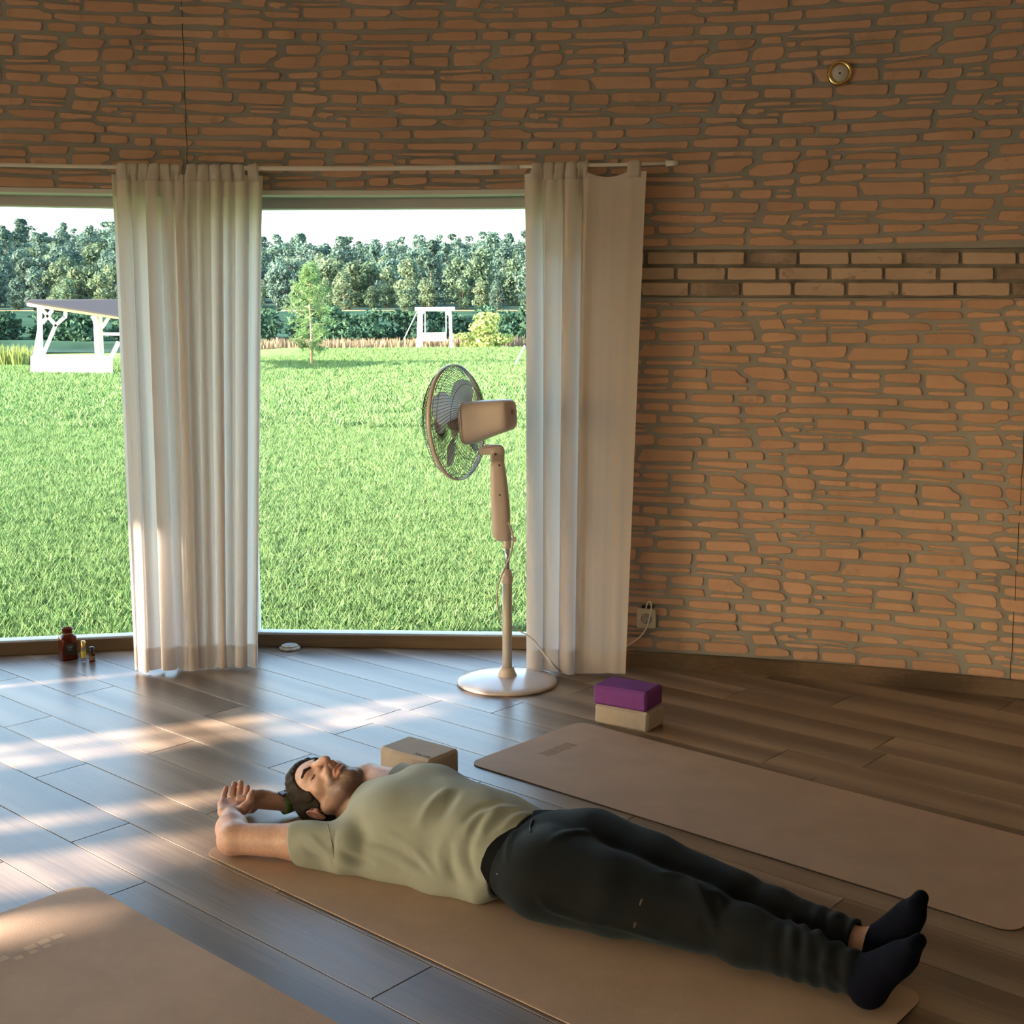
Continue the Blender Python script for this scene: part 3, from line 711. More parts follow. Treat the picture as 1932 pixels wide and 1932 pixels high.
KINDS_ = {'olive': ('broad', leaf_mat('leaf_olive', (0.075, 0.13, 0.082), (0.125, 0.185, 0.118))), 'spruce': ('pine', leaf_mat('leaf_spruce', (0.055, 0.108, 0.092), (0.095, 0.152, 0.122), .25)),  # forest leaf colours carry a little distance haze as a bluish tint
          'pale': ('broad', leaf_mat('leaf_pale', (0.105, 0.165, 0.098), (0.165, 0.225, 0.14))), 'blue': ('broad', leaf_mat('leaf_bluegreen', (0.07, 0.13, 0.108), (0.112, 0.172, 0.138)))}
TREE = {}
def tree_proto(kind, var):
    shape, mat = KINDS_[kind]; w, h = (6.2, 8.6) if shape == 'broad' else (5.6, 10.0)
    c = crown_mesh('crown', mat, 1500, .66, shape, len(kind) * 31 + var * 7, w, h, .1 if shape == 'broad' else .3)
    me = bpy.data.meshes.new('crown'); me.from_pydata(c.v, [], c.f); me.materials.append(mat)
    t = MB(); t.tube([(0, 0, -.5), (.05, 0, h * .4), (0, .05, h * .85)], [.22, .16, .05], 6); tm = bpy.data.meshes.new('trunk'); tm.from_pydata(t.v, [], t.f); tm.materials.append(M['bark'])
    return me, tm
for kd in KINDS_: TREE[kd] = [tree_proto(kd, v) for v in range(2)]
LAB = {'olive': 'olive-green rounded tree on the ', 'spruce': 'dark blue-green conifer on the ', 'pale': 'pale sunlit yellow-green tree on the ', 'blue': 'blue-green leafy tree on the '}
def plant(kind, x, y, s):
    me, tm = random.choice(TREE[kind]); r = empty('tree', (x, y, ter(x, y)), random.uniform(0, 6.28)); wd = 1.3 if y > 560 else 1.0; r.scale = (s * wd * random.uniform(.9, 1.15), s * wd * random.uniform(.9, 1.15), s)
    row = 'front row of the forest' if y < 330 else 'lower slope of the forested hill' if y < 425 else 'upper slope of the forested hill' if y < 535 else 'crest of the forested hill'
    tag(r, LAB[kind] + row, 'tree', row + ', ' + {'olive': 'olive forest trees', 'spruce': 'dark forest conifers', 'pale': 'pale forest trees', 'blue': 'blue-green forest trees'}[kind])
    for n_, m_ in (('crown', me), ('trunk', tm)):
        o = bpy.data.objects.new(n_, m_); COL.objects.link(o); o.parent = r
rr = random.Random(12)
for D, gap, kinds, s in ((316, 6.6, ['olive', 'olive', 'pale', 'olive', 'blue'], .92), (334, 5.4, ['blue', 'spruce', 'olive', 'pale'], 1.35), (358, 6.2, ['blue', 'spruce', 'olive', 'spruce'], 1.5), (392, 6.8, ['pale', 'spruce', 'blue', 'spruce'], 1.5), (432, 7.4, ['spruce', 'blue', 'olive'], 1.5), (480, 8.4, ['spruce', 'spruce', 'blue'], 1.5), (535, 9.0, ['spruce', 'blue', 'spruce'], 1.5), (585, 7.4, ['blue', 'spruce', 'blue'], 1.45), (612, 6.8, ['blue', 'blue', 'spruce'], 1.3)):
    x = -.48 * D
    while x < .06 * D:
        plant(rr.choice(kinds), x + rr.uniform(-2, 2), D + rr.uniform(-9, 9), s * rr.uniform(.8, 1.2)); x += gap * rr.uniform(.8, 1.2)
# shrubs on the far side's near bank; shade is put into their leaf colour
sh_mat = leaf_mat('leaf_shrub_shade_tone', (0.018, 0.05, 0.038), (0.05, 0.10, 0.06), .15)
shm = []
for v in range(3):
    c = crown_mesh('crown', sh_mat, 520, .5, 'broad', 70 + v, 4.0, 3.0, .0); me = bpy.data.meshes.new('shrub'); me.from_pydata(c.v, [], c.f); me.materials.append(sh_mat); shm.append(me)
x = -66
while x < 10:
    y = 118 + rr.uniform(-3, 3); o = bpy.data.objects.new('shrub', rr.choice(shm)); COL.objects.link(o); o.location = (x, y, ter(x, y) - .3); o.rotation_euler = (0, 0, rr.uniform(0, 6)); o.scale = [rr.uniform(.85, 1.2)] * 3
    tag(o, 'shrub coloured dark for shade on the far bank of the pond', 'shrub', 'shade-coloured shrubs on the far bank'); x += rr.uniform(1.7, 2.3)
# the young pine on the lawn
def near_pine(base, H):
    r = empty('young_pine', base); tag(r, 'young pine with a bare pale lower trunk standing alone on the lawn', 'tree')
    mb = MB(); mb.tube([(0, 0, -.1), (.02, 0, H * .3), (-.03, .02, H * .6), (0, 0, H * .93)], [.055, .045, .03, .012], 8); o = mb.build('trunk', M['pale_bark'], smooth=True); o.parent = r
    rr = random.Random(4); br = MB(); nd = MB()
    for i in range(46):
        v = .13 + .85 * (i / 46) ** .9; a = i * 2.4 + rr.uniform(-.3, .3); L = H * .235 * min(1, (1.05 - v) * 1.9 + .05) * rr.uniform(.7, 1.1) * (1 if v > .3 else .6 + v)
        p0 = Vector((0, 0, H * v)); p1 = p0 + Vector((math.cos(a) * L, math.sin(a) * L, L * rr.uniform(.05, .45)))
        br.tube([p0, (p0 + p1) / 2 + Vector((0, 0, -.02)), p1], [.012, .009, .004], 4)
        for k in range(16):
            f = rr.uniform(.3, 1.05); p = p0.lerp(p1, f) + Vector((rr.gauss(0, .07), rr.gauss(0, .07), rr.gauss(0, .07)))
            for j in range(7):
                d = Vector((rr.gauss(0, 1), rr.gauss(0, 1), rr.gauss(.5, 1))).normalized(); x = d.orthogonal().normalized(); l = rr.uniform(.10, .2)
                nd.add([p - x * .012, p + x * .012, p + d * l + x * .01, p + d * l - x * .01], [(0, 1, 2, 3)])
    o = br.build('branches', M['pale_bark']); o.parent = r
    o = nd.build('needles', leaf_mat('pine_needles', (0.10, 0.20, 0.08), (0.22, 0.34, 0.15), .35)); o.parent = r; o['kind'] = 'stuff'
bp_ = at_d(588, 693, 47.5); near_pine(Vector((bp_.x, bp_.y, ter(bp_.x, bp_.y))), 3.85)
c = crown_mesh('leaves', None, 2600, .22, 'broad', 5, 3.3, 1.75, -.1); bx = at_d(916, 655, 66)
o = c.build('willow_bush', leaf_mat('willow_leaf', (0.25, 0.33, 0.10), (0.42, 0.48, 0.20), .4)); o.location = (bx.x, bx.y, ter(bx.x, bx.y)); tag(o, 'round yellow-green bush to the right of the small white swing', 'bush')

# ---- garden swings
M['white_wood'] = plain('white_painted_wood', (0.82, 0.82, 0.80), 0.6, var=0.04)
M['felt'] = plain('grey_roofing_felt', (0.05, 0.05, 0.055), 0.9, spec=.1)
def px_bars(root, name, D, segs, w, h=None, mat='white_wood'):
    for a, b in segs:
        mb = MB(); Da = a[2] if len(a) > 2 else D; Db = b[2] if len(b) > 2 else D
        mb.bar(at_d(a[0], a[1], Da), at_d(b[0], b[1], Db), w, h or w); mb.build(name, M[mat], root)
D = 42.5; g = at_d(130, 705, D)
sw = empty('garden_swing', Vector((g.x, g.y, ter(g.x, g.y)))); tag(sw, 'large white roofed garden swing with a dark felt roof, cut by the curtain', 'swing')
px_bars(sw, 'post', D, [((74.5, 577), (77, 676)), ((180, 590), (184, 676)), ((189, 592), (193, 676, 43.8)), ((285, 606), (288, 700))], .13)
px_bars(sw, 'leg', D, [((60, 708), (75, 622)), ((199, 698), (224, 645)), ((300, 720), (288, 640))], .12)
px_bars(sw, 'brace', D, [((79, 583), (107, 616)), ((82, 668), (105, 614)), ((105, 614), (123, 598)), ((123, 600), (124, 588)), ((80, 610), (99, 585)), ((174, 596), (187, 622)), ((193, 618), (206, 598))], .10)
px_bars(sw, 'beam', D, [((53, 573), (219, 597)), ((219, 597), (300, 609))], .20, .16)
px_bars(sw, 'rail', 43.8, [((193, 630), (290, 631))], .10)
mb = MB(); A, B, C_, D_ = at_d(46, 569, 41.6), at_d(305, 609, 41.6), at_d(312, 566, 44.5), at_d(58, 566.5, 44.5)
E_, F_ = at_d(312, 600, 47.5), at_d(64, 585, 47.5)
mb.add([A, B, C_, D_, E_, F_], [(0, 1, 2, 3), (3, 2, 4, 5)]); mb.build('roof', M['felt'], sw, solid=.06)
for k in range(5):
    y0 = 669 + 8.4 * k; mb = MB(); p0, p1 = at_d(71, y0, D), at_d(198, y0 + 1 + .9 * k * .5, D); q0, q1 = at_d(72, y0 + 7.9, D), at_d(198.5, y0 + 9 + .9 * k * .5, D); off = Vector((0, .05, 0))
    mb.add([p0, p1, q1, q0, p0 + off, p1 + off, q1 + off, q0 + off], [(0, 3, 2, 1), (4, 5, 6, 7), (0, 1, 5, 4), (2, 3, 7, 6), (0, 4, 7, 3), (1, 2, 6, 5)]); mb.build('board', M['white_wood'], sw)
for px in (72, 198): px_bars(sw, 'bench_side', D, [((px, 672), (px + 1, 712))], .08, .5)
D = 65.0; g = at_d(820, 656, D)
s2 = empty('garden_swing', Vector((g.x, g.y, ter(g.x, g.y)))); tag(s2, 'small white log-frame garden swing far out at the pond edge', 'swing')
mb = MB(); mb.tube([at_d(783, 583.5, D), at_d(858, 583, D)], .11, 10); mb.build('beam', M['white_wood'], s2)
px_bars(s2, 'post', D, [((791, 586), (788.5, 656)), ((849, 586), (851.5, 657)), ((795, 586, 66.2), (795, 654, 66.2))], .15)
px_bars(s2, 'brace', D, [((791, 597), (800, 587)), ((850, 597), (841, 587))], .12)
px_bars(s2, 'rope', D, [((802, 588), (802, 628)), ((841, 588), (842, 628))], .05)
for k in range(3):
    mb = MB(); mb.bar(at_d(799, 629.5 + 4.3 * k, D), at_d(842, 629 + 4.3 * k, D), .05, .115); mb.build('board', M['white_wood'], s2)
mb = MB(); mb.box((at_d(820, 642, D) + Vector((0, .3, 0))), (1.2, .6, .08)); mb.build('seat', M['white_wood'], s2)
px_bars(s2, 'stay', D, [((786, 590), (762, 640, 63))], .03)
mb = MB(); mb.tube([at_d(970, 691, 48), at_d(990, 652, 48.5)], [.035, .03], 8); tag(mb.build('pole', M['white_wood']), 'thin pale pole leaning on the lawn beside the right curtain', 'pole')

# ================================================================== THINGS ON THE FLOOR AND WALL
def rounded_rect(x0, x1, y0, y1, r, n=8):
    out = []
    for cx, cy, a0 in ((x1 - r, y1 - r, 0), (x0 + r, y1 - r, 90), (x0 + r, y0 + r, 180), (x1 - r, y0 + r, 270)):
        for i in range(n + 1):
            a = R_(a0 + 90 * i / n); out.append((cx + r * math.cos(a), cy + r * math.sin(a)))
    return out
def mat_mat(name, col):
    m, t, b, o = M_(name); b.inputs['Roughness'].default_value = 0.72; b.inputs['Specular IOR Level'].default_value = 0.3
    tc = N(t, 'TexCoord'); n1 = N(t, 'TexNoise', Scale=5.0, Detail=6.0, Roughness=0.65); t.links.new(tc.outputs['Object'], n1.inputs['Vector'])
    r = ramp(t, n1.outputs[0], [(0.3, tuple(c * .9 for c in col)), (0.7, tuple(c * 1.06 for c in col))]); t.links.new(r.outputs[0], b.inputs['Base Color'])
    mp = N(t, 'Mapping'); mp.inputs['Rotation'].default_value = (0, 0, R_(4)); t.links.new(tc.outputs['Object'], mp.inputs[0])
    v = N(t, 'TexVoronoi', Scale=260.0); t.links.new(mp.outputs[0], v.inputs['Vector'])
    bp = N(t, 'Bump', Strength=0.25, Distance=0.0008); t.links.new(v.outputs[0], bp.inputs['Height']); t.links.new(bp.outputs[0], b.inputs['Normal'])
    return m
M['mat_tan'] = mat_mat('tan_mat', (0.50, 0.355, 0.262)); M['mat_base'] = plain('mat_rubber_base', (0.035, 0.03, 0.027), 0.9)
M['mat_print'] = plain('mat_print', (0.36, 0.22, 0.14), 0.8); M['mat_print_pale'] = plain('mat_print_pale', (0.62, 0.46, 0.31), 0.7)
def slab(poly, z0, z1, mb=None):
    mb = mb or MB(); n = len(poly)
    vs = [tuple(td(p[0], p[1], z1)) for p in poly] + [tuple(td(p[0], p[1], z0)) for p in poly]
    return mb.add(vs, [tuple(range(n)), tuple(range(n, 2 * n))[::-1]] + [(i, n + i, n + (i + 1) % n, (i + 1) % n) for i in range(n)])
def flat_mat(t0, t1, d0, d1, label, r=.05):
    c = td((t0 + t1) / 2, (d0 + d1) / 2); root = empty('yoga_mat', c, MA); tag(root, label, 'yoga mat')
    p = rounded_rect(t0, t1, d0, d1, r)
    slab(p, 0.0, 0.0018).build('base_layer', M['mat_base'], root)
    slab(p, 0.0018, 0.0048).build('top_layer', M['mat_tan'], root, bevel=0.0008)
    return root
mat_mid = flat_mat(-2.835, -0.985, 1.897, 2.512, 'tan yoga mat under the lying man')
mat_far = flat_mat(-2.775, -0.935, 2.93, 3.545, 'empty tan yoga mat beyond the man, in front of the purple block')
mk = MB()
for k, (a, b) in enumerate([(0, .016), (.021, .034), (.039, .058), (.063, .074), (.079, .098), (.103, .118), (.123, .132), (.137, .155)]):
    dd = 3.165 + a; slab([(-2.655, dd), (-2.655 + (.052 if k % 2 else .045), dd), (-2.655 + (.052 if k % 3 else .048), 3.165 + b), (-2.655 + .004 * (k % 2), 3.165 + b)], 0.0047, 0.00495, mk)
mk.build('printed_mark', M['mat_print'], mat_far)
# near mat with its curled end
def hump(t, d):
    s = t + 2.90; dd = (d - .965) / .61
    h = 0.016 * (1 - 0.8 * max(0, dd) ** 2.0)
    ridge = 0.125 + 0.05 * (1 - dd)
    if s < ridge: return h * math.sin(min(1, s / ridge) * math.pi / 2) ** 1.1
    return h * math.exp(-((s - ridge) / .17) ** 2)
def curled(z0, z1):
    mb = MB(); t0, t1, d0, d1, r = -2.90, -1.07, .965, 1.575, .06; nt_, nd = 90, 24; top = []; bot = []
    for i in range(nt_ + 1):
        f = i / nt_; t = t0 + (t1 - t0) * f ** 1.6; ins = 0.0
        for e in (t - t0, t1 - t):
            if e < r: ins = r - math.sqrt(max(0, r * r - (r - e) ** 2))
        rt_ = []; rb = []
        for j in range(nd + 1):
            d = d0 + ins + (d1 - d0 - 2 * ins) * j / nd; h = hump(t, d); rt_.append(td(t, d, h + z1)); rb.append(td(t, d, h + z0))
        top.append(rt_); bot.append(rb)
    mb.grid(top); mb.grid([r_[::-1] for r_ in bot])
    edge_t = [r_[0] for r_ in top] + top[-1][1:] + [r_[-1] for r_ in top[::-1]][1:] + top[0][::-1][1:]
    edge_b = [r_[0] for r_ in bot] + bot[-1][1:] + [r_[-1] for r_ in bot[::-1]][1:] + bot[0][::-1][1:]
    mb.grid([edge_t, edge_b]); return mb
mn = empty('yoga_mat', td(-1.85, 1.27), MA); tag(mn, 'tan yoga mat in the near left corner with a curled sunlit end', 'yoga mat')
curled(0, .0018).build('base_layer', M['mat_base'], mn, smooth=True); curled(.0018, .0048).build('top_layer', M['mat_tan'], mn, smooth=True)
mk = MB()
for k in range(7):
    d = 1.14 + .036 * k; t = -2.66 - .002 * k
    for a, b, w in ((0, .02, .028), (.024, .04, .018)):
        if (k + (a > 0)) % 4 == 3: continue
        q = [(t + a, d), (t + b, d), (t + b, d + w), (t + a, d + w)]
        mk.add([tuple(td(x, y, hump(x, y) + .0052)) for x, y in q], [(0, 1, 2, 3)])
mk.build('printed_mark', M['mat_print_pale'], mn)

# ---- yoga blocks
def foam(name, col):
    return plain(name, col, 0.85, bump=0.35, bscale=420, var=0.06, vscale=30, spec=0.25)
M['foam_beige'] = foam('foam_beige', (0.46, 0.40, 0.345)); M['foam_purple'] = foam('foam_purple', (0.20, 0.055, 0.26))
def block(front, az, L, Wd, H, z, mat, label):
    """front: world xy of the corner nearest the camera; long side runs at angle az from it, short side at az-90"""
    u = Vector((math.cos(az), math.sin(az), 0)); v = Vector((math.sin(az), -math.cos(az), 0))
    c = Vector((front[0], front[1], 0)) + u * L / 2 + v * Wd / 2; b = 0.009; mb = MB()
    # chamfered block
    hs = (L / 2, Wd / 2, H / 2)
    vs = []; idx = {}
    for ax in range(3):
        for sx in (-1, 1):
            for sy in (-1, 1):
                for sz in (-1, 1):
                    s = (sx, sy, sz); idx[(ax,) + s] = len(vs)
                    vs.append(tuple(s[i] * (hs[i] - (0 if i == ax else b)) for i in range(3)))
    bmx = bmesh.new(); 
    for w_ in vs: bmx.verts.new(w_)
    bmesh.ops.convex_hull(bmx, input=bmx.verts); 
    bmx.verts.ensure_lookup_table()
    me = bpy.data.meshes.new('yoga_block'); bmx.to_mesh(me); bmx.free(); me.materials.append(mat)
    o = bpy.data.objects.new('yoga_block', me); COL.objects.link(o); o.location = (c.x, c.y, z + H / 2); o.rotation_euler = (0, 0, az)
    md = o.modifiers.new('edge', 'BEVEL'); md.width = 0.0025; md.segments = 2; md.limit_method = 'ANGLE'; md.angle_limit = R_(25)
    tag(o, label, 'yoga block'); return o
fb = flo(1222, 1384); lb = flo(1120, 1364); az = math.atan2(lb.y - fb.y, lb.x - fb.x)
block(fb, az, .226, .140, .076, 0, M['foam_beige'], 'beige foam yoga block at the bottom, under the purple block')
fb2 = flo(1219, 1345.5, .076)
block((fb2.x, fb2.y), az + .03, .222, .145, .076, .076, M['foam_purple'], 'purple foam yoga block lying on a beige one')
f3 = flo(810, 1436, .095); l3 = flo(714, 1409, .095); az3 = math.atan2(l3.y - f3.y, l3.x - f3.x)
b3 = block(f3, az3, .226, .150, .097, 0, M['foam_beige'], 'beige foam yoga block with small dark lettering behind the man\'s shoulder')
cu = bpy.data.curves.new('lettering', 'FONT'); cu.body = 'YourFit'; cu.size = .024; cu.shear = .35; cu.extrude = .0003; cu.space_character = .95; cu.align_x = 'LEFT'
tmp = bpy.data.objects.new('tmp', cu); lm = bpy.data.meshes.new_from_object(tmp); bpy.data.objects.remove(tmp); lt = bpy.data.objects.new('lettering', lm); COL.objects.link(lt); lm.materials.clear(); lm.materials.append(plain('ink', (0.05, 0.045, 0.04), .7)); lt.parent = b3
lt.location = (.226 / 2 * -1 + .088, .150 / 2 - .014, .0487); lt.rotation_euler = (0, 0, R_(180)); 
# ---- small bottles by the left window
def glassy(name, col, tr=.75, rough=.08):
    m, t, b, o = M_(name); b.inputs['Base Color'].default_value = (*col, 1); b.inputs['Transmission Weight'].default_value = tr; b.inputs['Roughness'].default_value = rough; b.inputs['IOR'].default_value = 1.3
    return m
M['amber'] = glassy('amber_glass', (0.26, 0.042, 0.010), .7); M['black_cap'] = plain('black_plastic', (0.012, 0.012, 0.014), .35); M['gold'] = plain('gold_cap', (0.80, 0.48, 0.20), .25, metal=.9)
M['label_black'] = plain('label_black', (0.014, 0.014, 0.013), .6); M['label_brown'] = plain('label_brown', (0.24, 0.15, 0.10), .6); M['label_yellow'] = plain('label_yellow', (0.75, 0.58, 0.06), .5); M['ink_pale'] = plain('print_pale', (.35, .33, .30), .6)
M['clear'] = glassy('clear_glass', (0.85, 0.87, 0.86), .85, .03)
def oct_lathe(prof, n=8, sq=.35):
    mb = MB(); vs = []; fs = []; K = 32
    for r, z, s in prof:
        for k in range(K):
            a = 2 * math.pi * k / K; q = (abs(math.cos(a)) ** (2 + 4 * s) + abs(math.sin(a)) ** (2 + 4 * s)) ** (-1 / (2 + 4 * s)); vs.append((r * q * math.cos(a), r * q * math.sin(a), z))
    for i in range(len(prof) - 1):
        for k in range(K): fs.append((i * K + k, i * K + (k + 1) % K, (i + 1) * K + (k + 1) % K, (i + 1) * K + k))
    fs.append(tuple(range(K))[::-1]); return mb.add(vs, fs)
p = flo(129.5, 1243); jar = empty('apothecary_jar', p, R_(38)); tag(jar, 'open amber glass jar with a black label at the foot of the left window', 'jar')
o = oct_lathe([(.0345, 0, .8), (.0365, .004, .8), (.0365, .094, .8), (.034, .106, .6), (.027, .114, .2), (.0225, .118, 0), (.0225, .136, 0), (.0255, .138, 0), (.0262, .142, 0), (.0245, .144, 0), (.0215, .142, 0), (.0205, .118, 0), (.032, .104, .6), (.033, .02, .8), (.001, .018, 0)]).build('glass_body', M['amber'], smooth=True); o.parent = jar
o = MB().lathe([(.001, .02), (.031, .02), (.031, .078), (.001, .078)], n=24).build('contents', plain('dark_candle', (.10, .02, .007), .5), smooth=False); o.parent = jar
mb = MB(); mb.box((0, -.0373, .052), (.050, .0012, .052)); o = mb.build('label', M['label_black']); o.parent = jar
mb = MB()
for z, w in ((.068, .030), (.060, .022), (.050, .018)): mb.box((-.004, -.0381, z), (w, .0004, .0018 if z != .060 else .0035))
o2 = mb.build('print', M['ink_pale']); o2.parent = o
mb = MB(); mb.tube([(.0232 * math.cos(a), .0232 * math.sin(a), .119 + .0007 * math.sin(3 * a)) for a in np.linspace(0, 6.283, 30)], .0011, 6); o = mb.build('twine', plain('twine', (.5, .38, .22), .9)); o.parent = jar
p = flo(158, 1246); rb = empty('roll_on_bottle', p); tag(rb, 'slim clear bottle with yellow label and gold cap, right of the amber jar', 'bottle')
o = MB().lathe([(.0095, 0), (.0105, .002), (.0105, .052), (.008, .056)], n=20).build('glass_body', M['clear'], smooth=True); o.parent = rb
o = MB().lathe([(.0108, .014), (.0108, .046)], n=20, cap0=False, cap1=False).build('label', M['label_yellow'], smooth=True); o.parent = rb
o = MB().lathe([(.0108, .055), (.0112, .058), (.0105, .088), (.0085, .091)], n=20).build('cap', M['gold'], smooth=True); o.parent = rb
p = flo(174, 1248); db = empty('dropper_bottle', p); tag(db, 'tiny dark oil bottle with a black cap, rightmost of the three bottles', 'bottle')
o = MB().lathe([(.0125, 0), (.0138, .002), (.0138, .036), (.010, .043), (.008, .047)], n=20).build('glass_body', M['amber'], smooth=True); o.parent = db
o = MB().lathe([(.0141, .008), (.0141, .028)], n=20, cap0=False, cap1=False).build('label', M['label_brown'], smooth=True); o.parent = db
o = MB().lathe([(.0115, .046), (.0118, .048), (.0112, .066), (.009, .068)], n=16).build('cap', M['black_cap'], smooth=True); o.parent = db
# ---- scalloped white dish
p = flo(547, 1225); ds = empty('scalloped_dish', p); tag(ds, 'small white scalloped plaster dish on the floor under the window', 'dish')
M['plaster_white'] = plain('white_plaster', (.66, .58, .47), .8, bump=.3, bscale=300)
def scallop(R, z0, z1, n=9, ph=0): 
    mb = MB(); K = 72; vs = []; prof = [(.80, z0), (1, z0 + .003), (1, z1 - .003), (.86, z1)]
    for f, z in prof:
        for k in range(K):
            a = 2 * math.pi * k / K; r = R * f * (1 + .11 * abs(math.sin(n * a / 2 + ph)) - .05); vs.append((r * math.cos(a), r * math.sin(a), z))
    fs = [(i * K + k, i * K + (k + 1) % K, (i + 1) * K + (k + 1) % K, (i + 1) * K + k) for i in range(3) for k in range(K)] + [tuple(range(3 * K, 4 * K))]
    return mb.add(vs, fs)
o = scallop(.047, 0, .014).build('lower_tier', M['plaster_white'], smooth=True); o.parent = ds
o = scallop(.038, .0135, .023, 9, .4).build('upper_tier', M['plaster_white'], smooth=True); o.parent = ds
o = MB().lathe([(.025, .0225), (.025, .0255), (.022, .0262)], n=32).build('lid', plain('pale_lid', (.60, .62, .66), .3)); o.parent = ds
# ---- brass lamp holder on the wall
th, z = wal(1585, 139); q = pol(th, RW - .002, z); inward = (pol(th, RW - 1, z) - pol(th, RW, z)).normalized(); rot = inward.to_track_quat('Z', 'X').to_matrix()
lamp = empty('wall_lamp_socket', q); tag(lamp, 'round brass lamp socket with a white centre high on the right wall', 'wall light')
M['brass'] = plain('polished_brass', (0.72, 0.50, 0.22), .18, metal=1.0)
MB().lathe([(.036, 0), (.050, .001), (.0505, .006), (.048, .012), (.043, .0165), (.038, .016), (.0335, .011), (.032, .005)], q, 48, rot, False, False).build('brass_ring', M['brass'], lamp, smooth=True)
MB().lathe([(.0325, .006), (.030, .0095), (.001, .0105)], q, 40, rot, False, False).build('white_disc', plain('lamp_disc', (.55, .50, .46), .5), lamp, smooth=True)
MB().lathe([(.0045, .0095), (.0035, .0118), (.0005, .012)], q, 14, rot).build('pin', M['dark'], lamp, smooth=True)
# ---- socket outlet with the fan's plug
th, z = wal(1220, 1166); q = pol(th, RW - .004, z); inward = (pol(th, RW - 1, z) - pol(th, RW, z)).normalized(); side = Vector((0, 0, 1)).cross(inward)
rot = Matrix((side, Vector((0, 0, 1)), inward)).transposed()
out = empty('wall_socket', q); tag(out, 'square beige wall socket low on the right wall beside the curtain', 'socket')
M['beige'] = plain('beige_plastic', (.62, .53, .42), .4)
def W3(x, y, zz): return q + rot @ Vector((x, y, zz))
mb = MB(); n = 32; pr = rounded_rect(-.042, .042, -.044, .044, .009, 5); k = len(pr)
mb.add([W3(x, y, -.006) for x, y in pr] + [W3(x, y, .009) for x, y in pr] + [W3(x * .94, y * .94, .012) for x, y in pr], [tuple(range(2 * k, 3 * k))] + [(i, (i + 1) % k, k + (i + 1) % k, k + i) for i in range(k)] + [(k + i, k + (i + 1) % k, 2 * k + (i + 1) % k, 2 * k + i) for i in range(k)])
mb.build('cover_plate', M['beige'], out)
MB().lathe([(.0235, .0125), (.0225, .0132), (.0205, .0122), (.0195, .0121)], q, 32, rot, False, False).build('socket_rim', plain('rim_grey', (.2, .17, .14), .5), out, smooth=True)  # rim ring is one even darker grey
mb = MB(); mb.box(W3(.004, .052, .001), (.05, .012, .016), rot); mb.build('dark_gap', M['dark'], out)

# ================================================================== PEDESTAL FAN
M['fan'] = plain('fan_plastic', (0.68, 0.57, 0.51), .38, spec=.5); M['fan_base'] = plain('fan_base_enamel', (0.70, 0.61, 0.56), .22, spec=.5)
M['chrome'] = plain('chrome', (.7, .7, .7), .15, metal=1.0); M['wire'] = plain('guard_wire', (.10, .085, .07), .4, metal=.3); M['fan_dark'] = plain('dark_hole', (.03, .025, .02), .6)
B = flo(957, 1288); fan = empty('pedestal_fan', B); tag(fan, 'white pedestal fan on a round base facing the window', 'fan')
FD = B.y
def F(px, py, dd=0.0): return at_d(px, py, FD + dd)
xb = B.x
MB().lathe([(.205, 0), (.212, .004), (.212, .011), (.206, .016), (.17, .021), (.10, .027), (.05, .031), (.02, .032)], B, 64).build('base', M['fan_base'], fan, smooth=True, bevel=0)
MB().lathe([(.041, .029), (.040, .036), (.030, .058), (.028, .070), (.021, .071)], B, 32).build('collar', M['fan'], fan, smooth=True)
z_ = lambda py: F(957, py).z
MB().lathe([(.0205, .06), (.0205, z_(1098))], B, 24).build('lower_pole', plain('pole_paint', (.58, .54, .47), .3), fan, smooth=True)
MB().lathe([(.0205, z_(1100)), (.0235, z_(1098)), (.0235, z_(1088)), (.0205, z_(1085)), (.018, z_(1074)), (.012, z_(1073))], B, 24).build('pole_joint', M['fan'], fan, smooth=True)
MB().lathe([(.0105, z_(1076)), (.0105, z_(1025))], B, 20).build('inner_pole', M['chrome'], fan, smooth=True)
MB().lathe([(.0165, z_(1034)), (.0175, z_(1032)), (.0175, z_(1012)), (.0185, z_(1000)), (.014, z_(995))], B, 20).build('sleeve', M['fan'], fan, smooth=True)
mb = MB(); mb.tube([Vector((xb + .015, FD - .004, z_(1017))), Vector((xb + .026, FD - .006, z_(1017)))], .006, 10); mb.tube([Vector((xb + .026, FD - .006, z_(1017))), Vector((xb + .036, FD - .008, z_(1017)))], [.011, .0105], 12); mb.build('knob', M['fan'], fan, smooth=True)
def loft(st, n=28, p=3.2, up=Vector((0, 0, 1)), ax=None, closed=True):
    """stations: (centre, half-width, half-height, side-vector, up-vector) super-ellipses"""
    mb = MB(); vs = []; fs = []
    for c, a, b, s, u in st:
        for k in range(n):
            t = 2 * math.pi * k / n; x = math.copysign(abs(math.cos(t)) ** (2 / p), math.cos(t)) * a; y = math.copysign(abs(math.sin(t)) ** (2 / p), math.sin(t)) * b
            vs.append(c + s * x + u * y)
    m = len(st)
    for i in range(m - 1):
        for k in range(n): fs.append((i * n + k, i * n + (k + 1) % n, (i + 1) * n + (k + 1) % n, (i + 1) * n + k))
    if closed: fs.append(tuple(range(n))[::-1]); fs.append(tuple((m - 1) * n + k for k in range(n)))
    return mb.add(vs, fs)
X_, Y_, Z_ = Vector((1, 0, 0)), Vector((0, 1, 0)), Vector((0, 0, 1))
AXF = Vector((-.90, .43, -.075)).normalized()
st = []
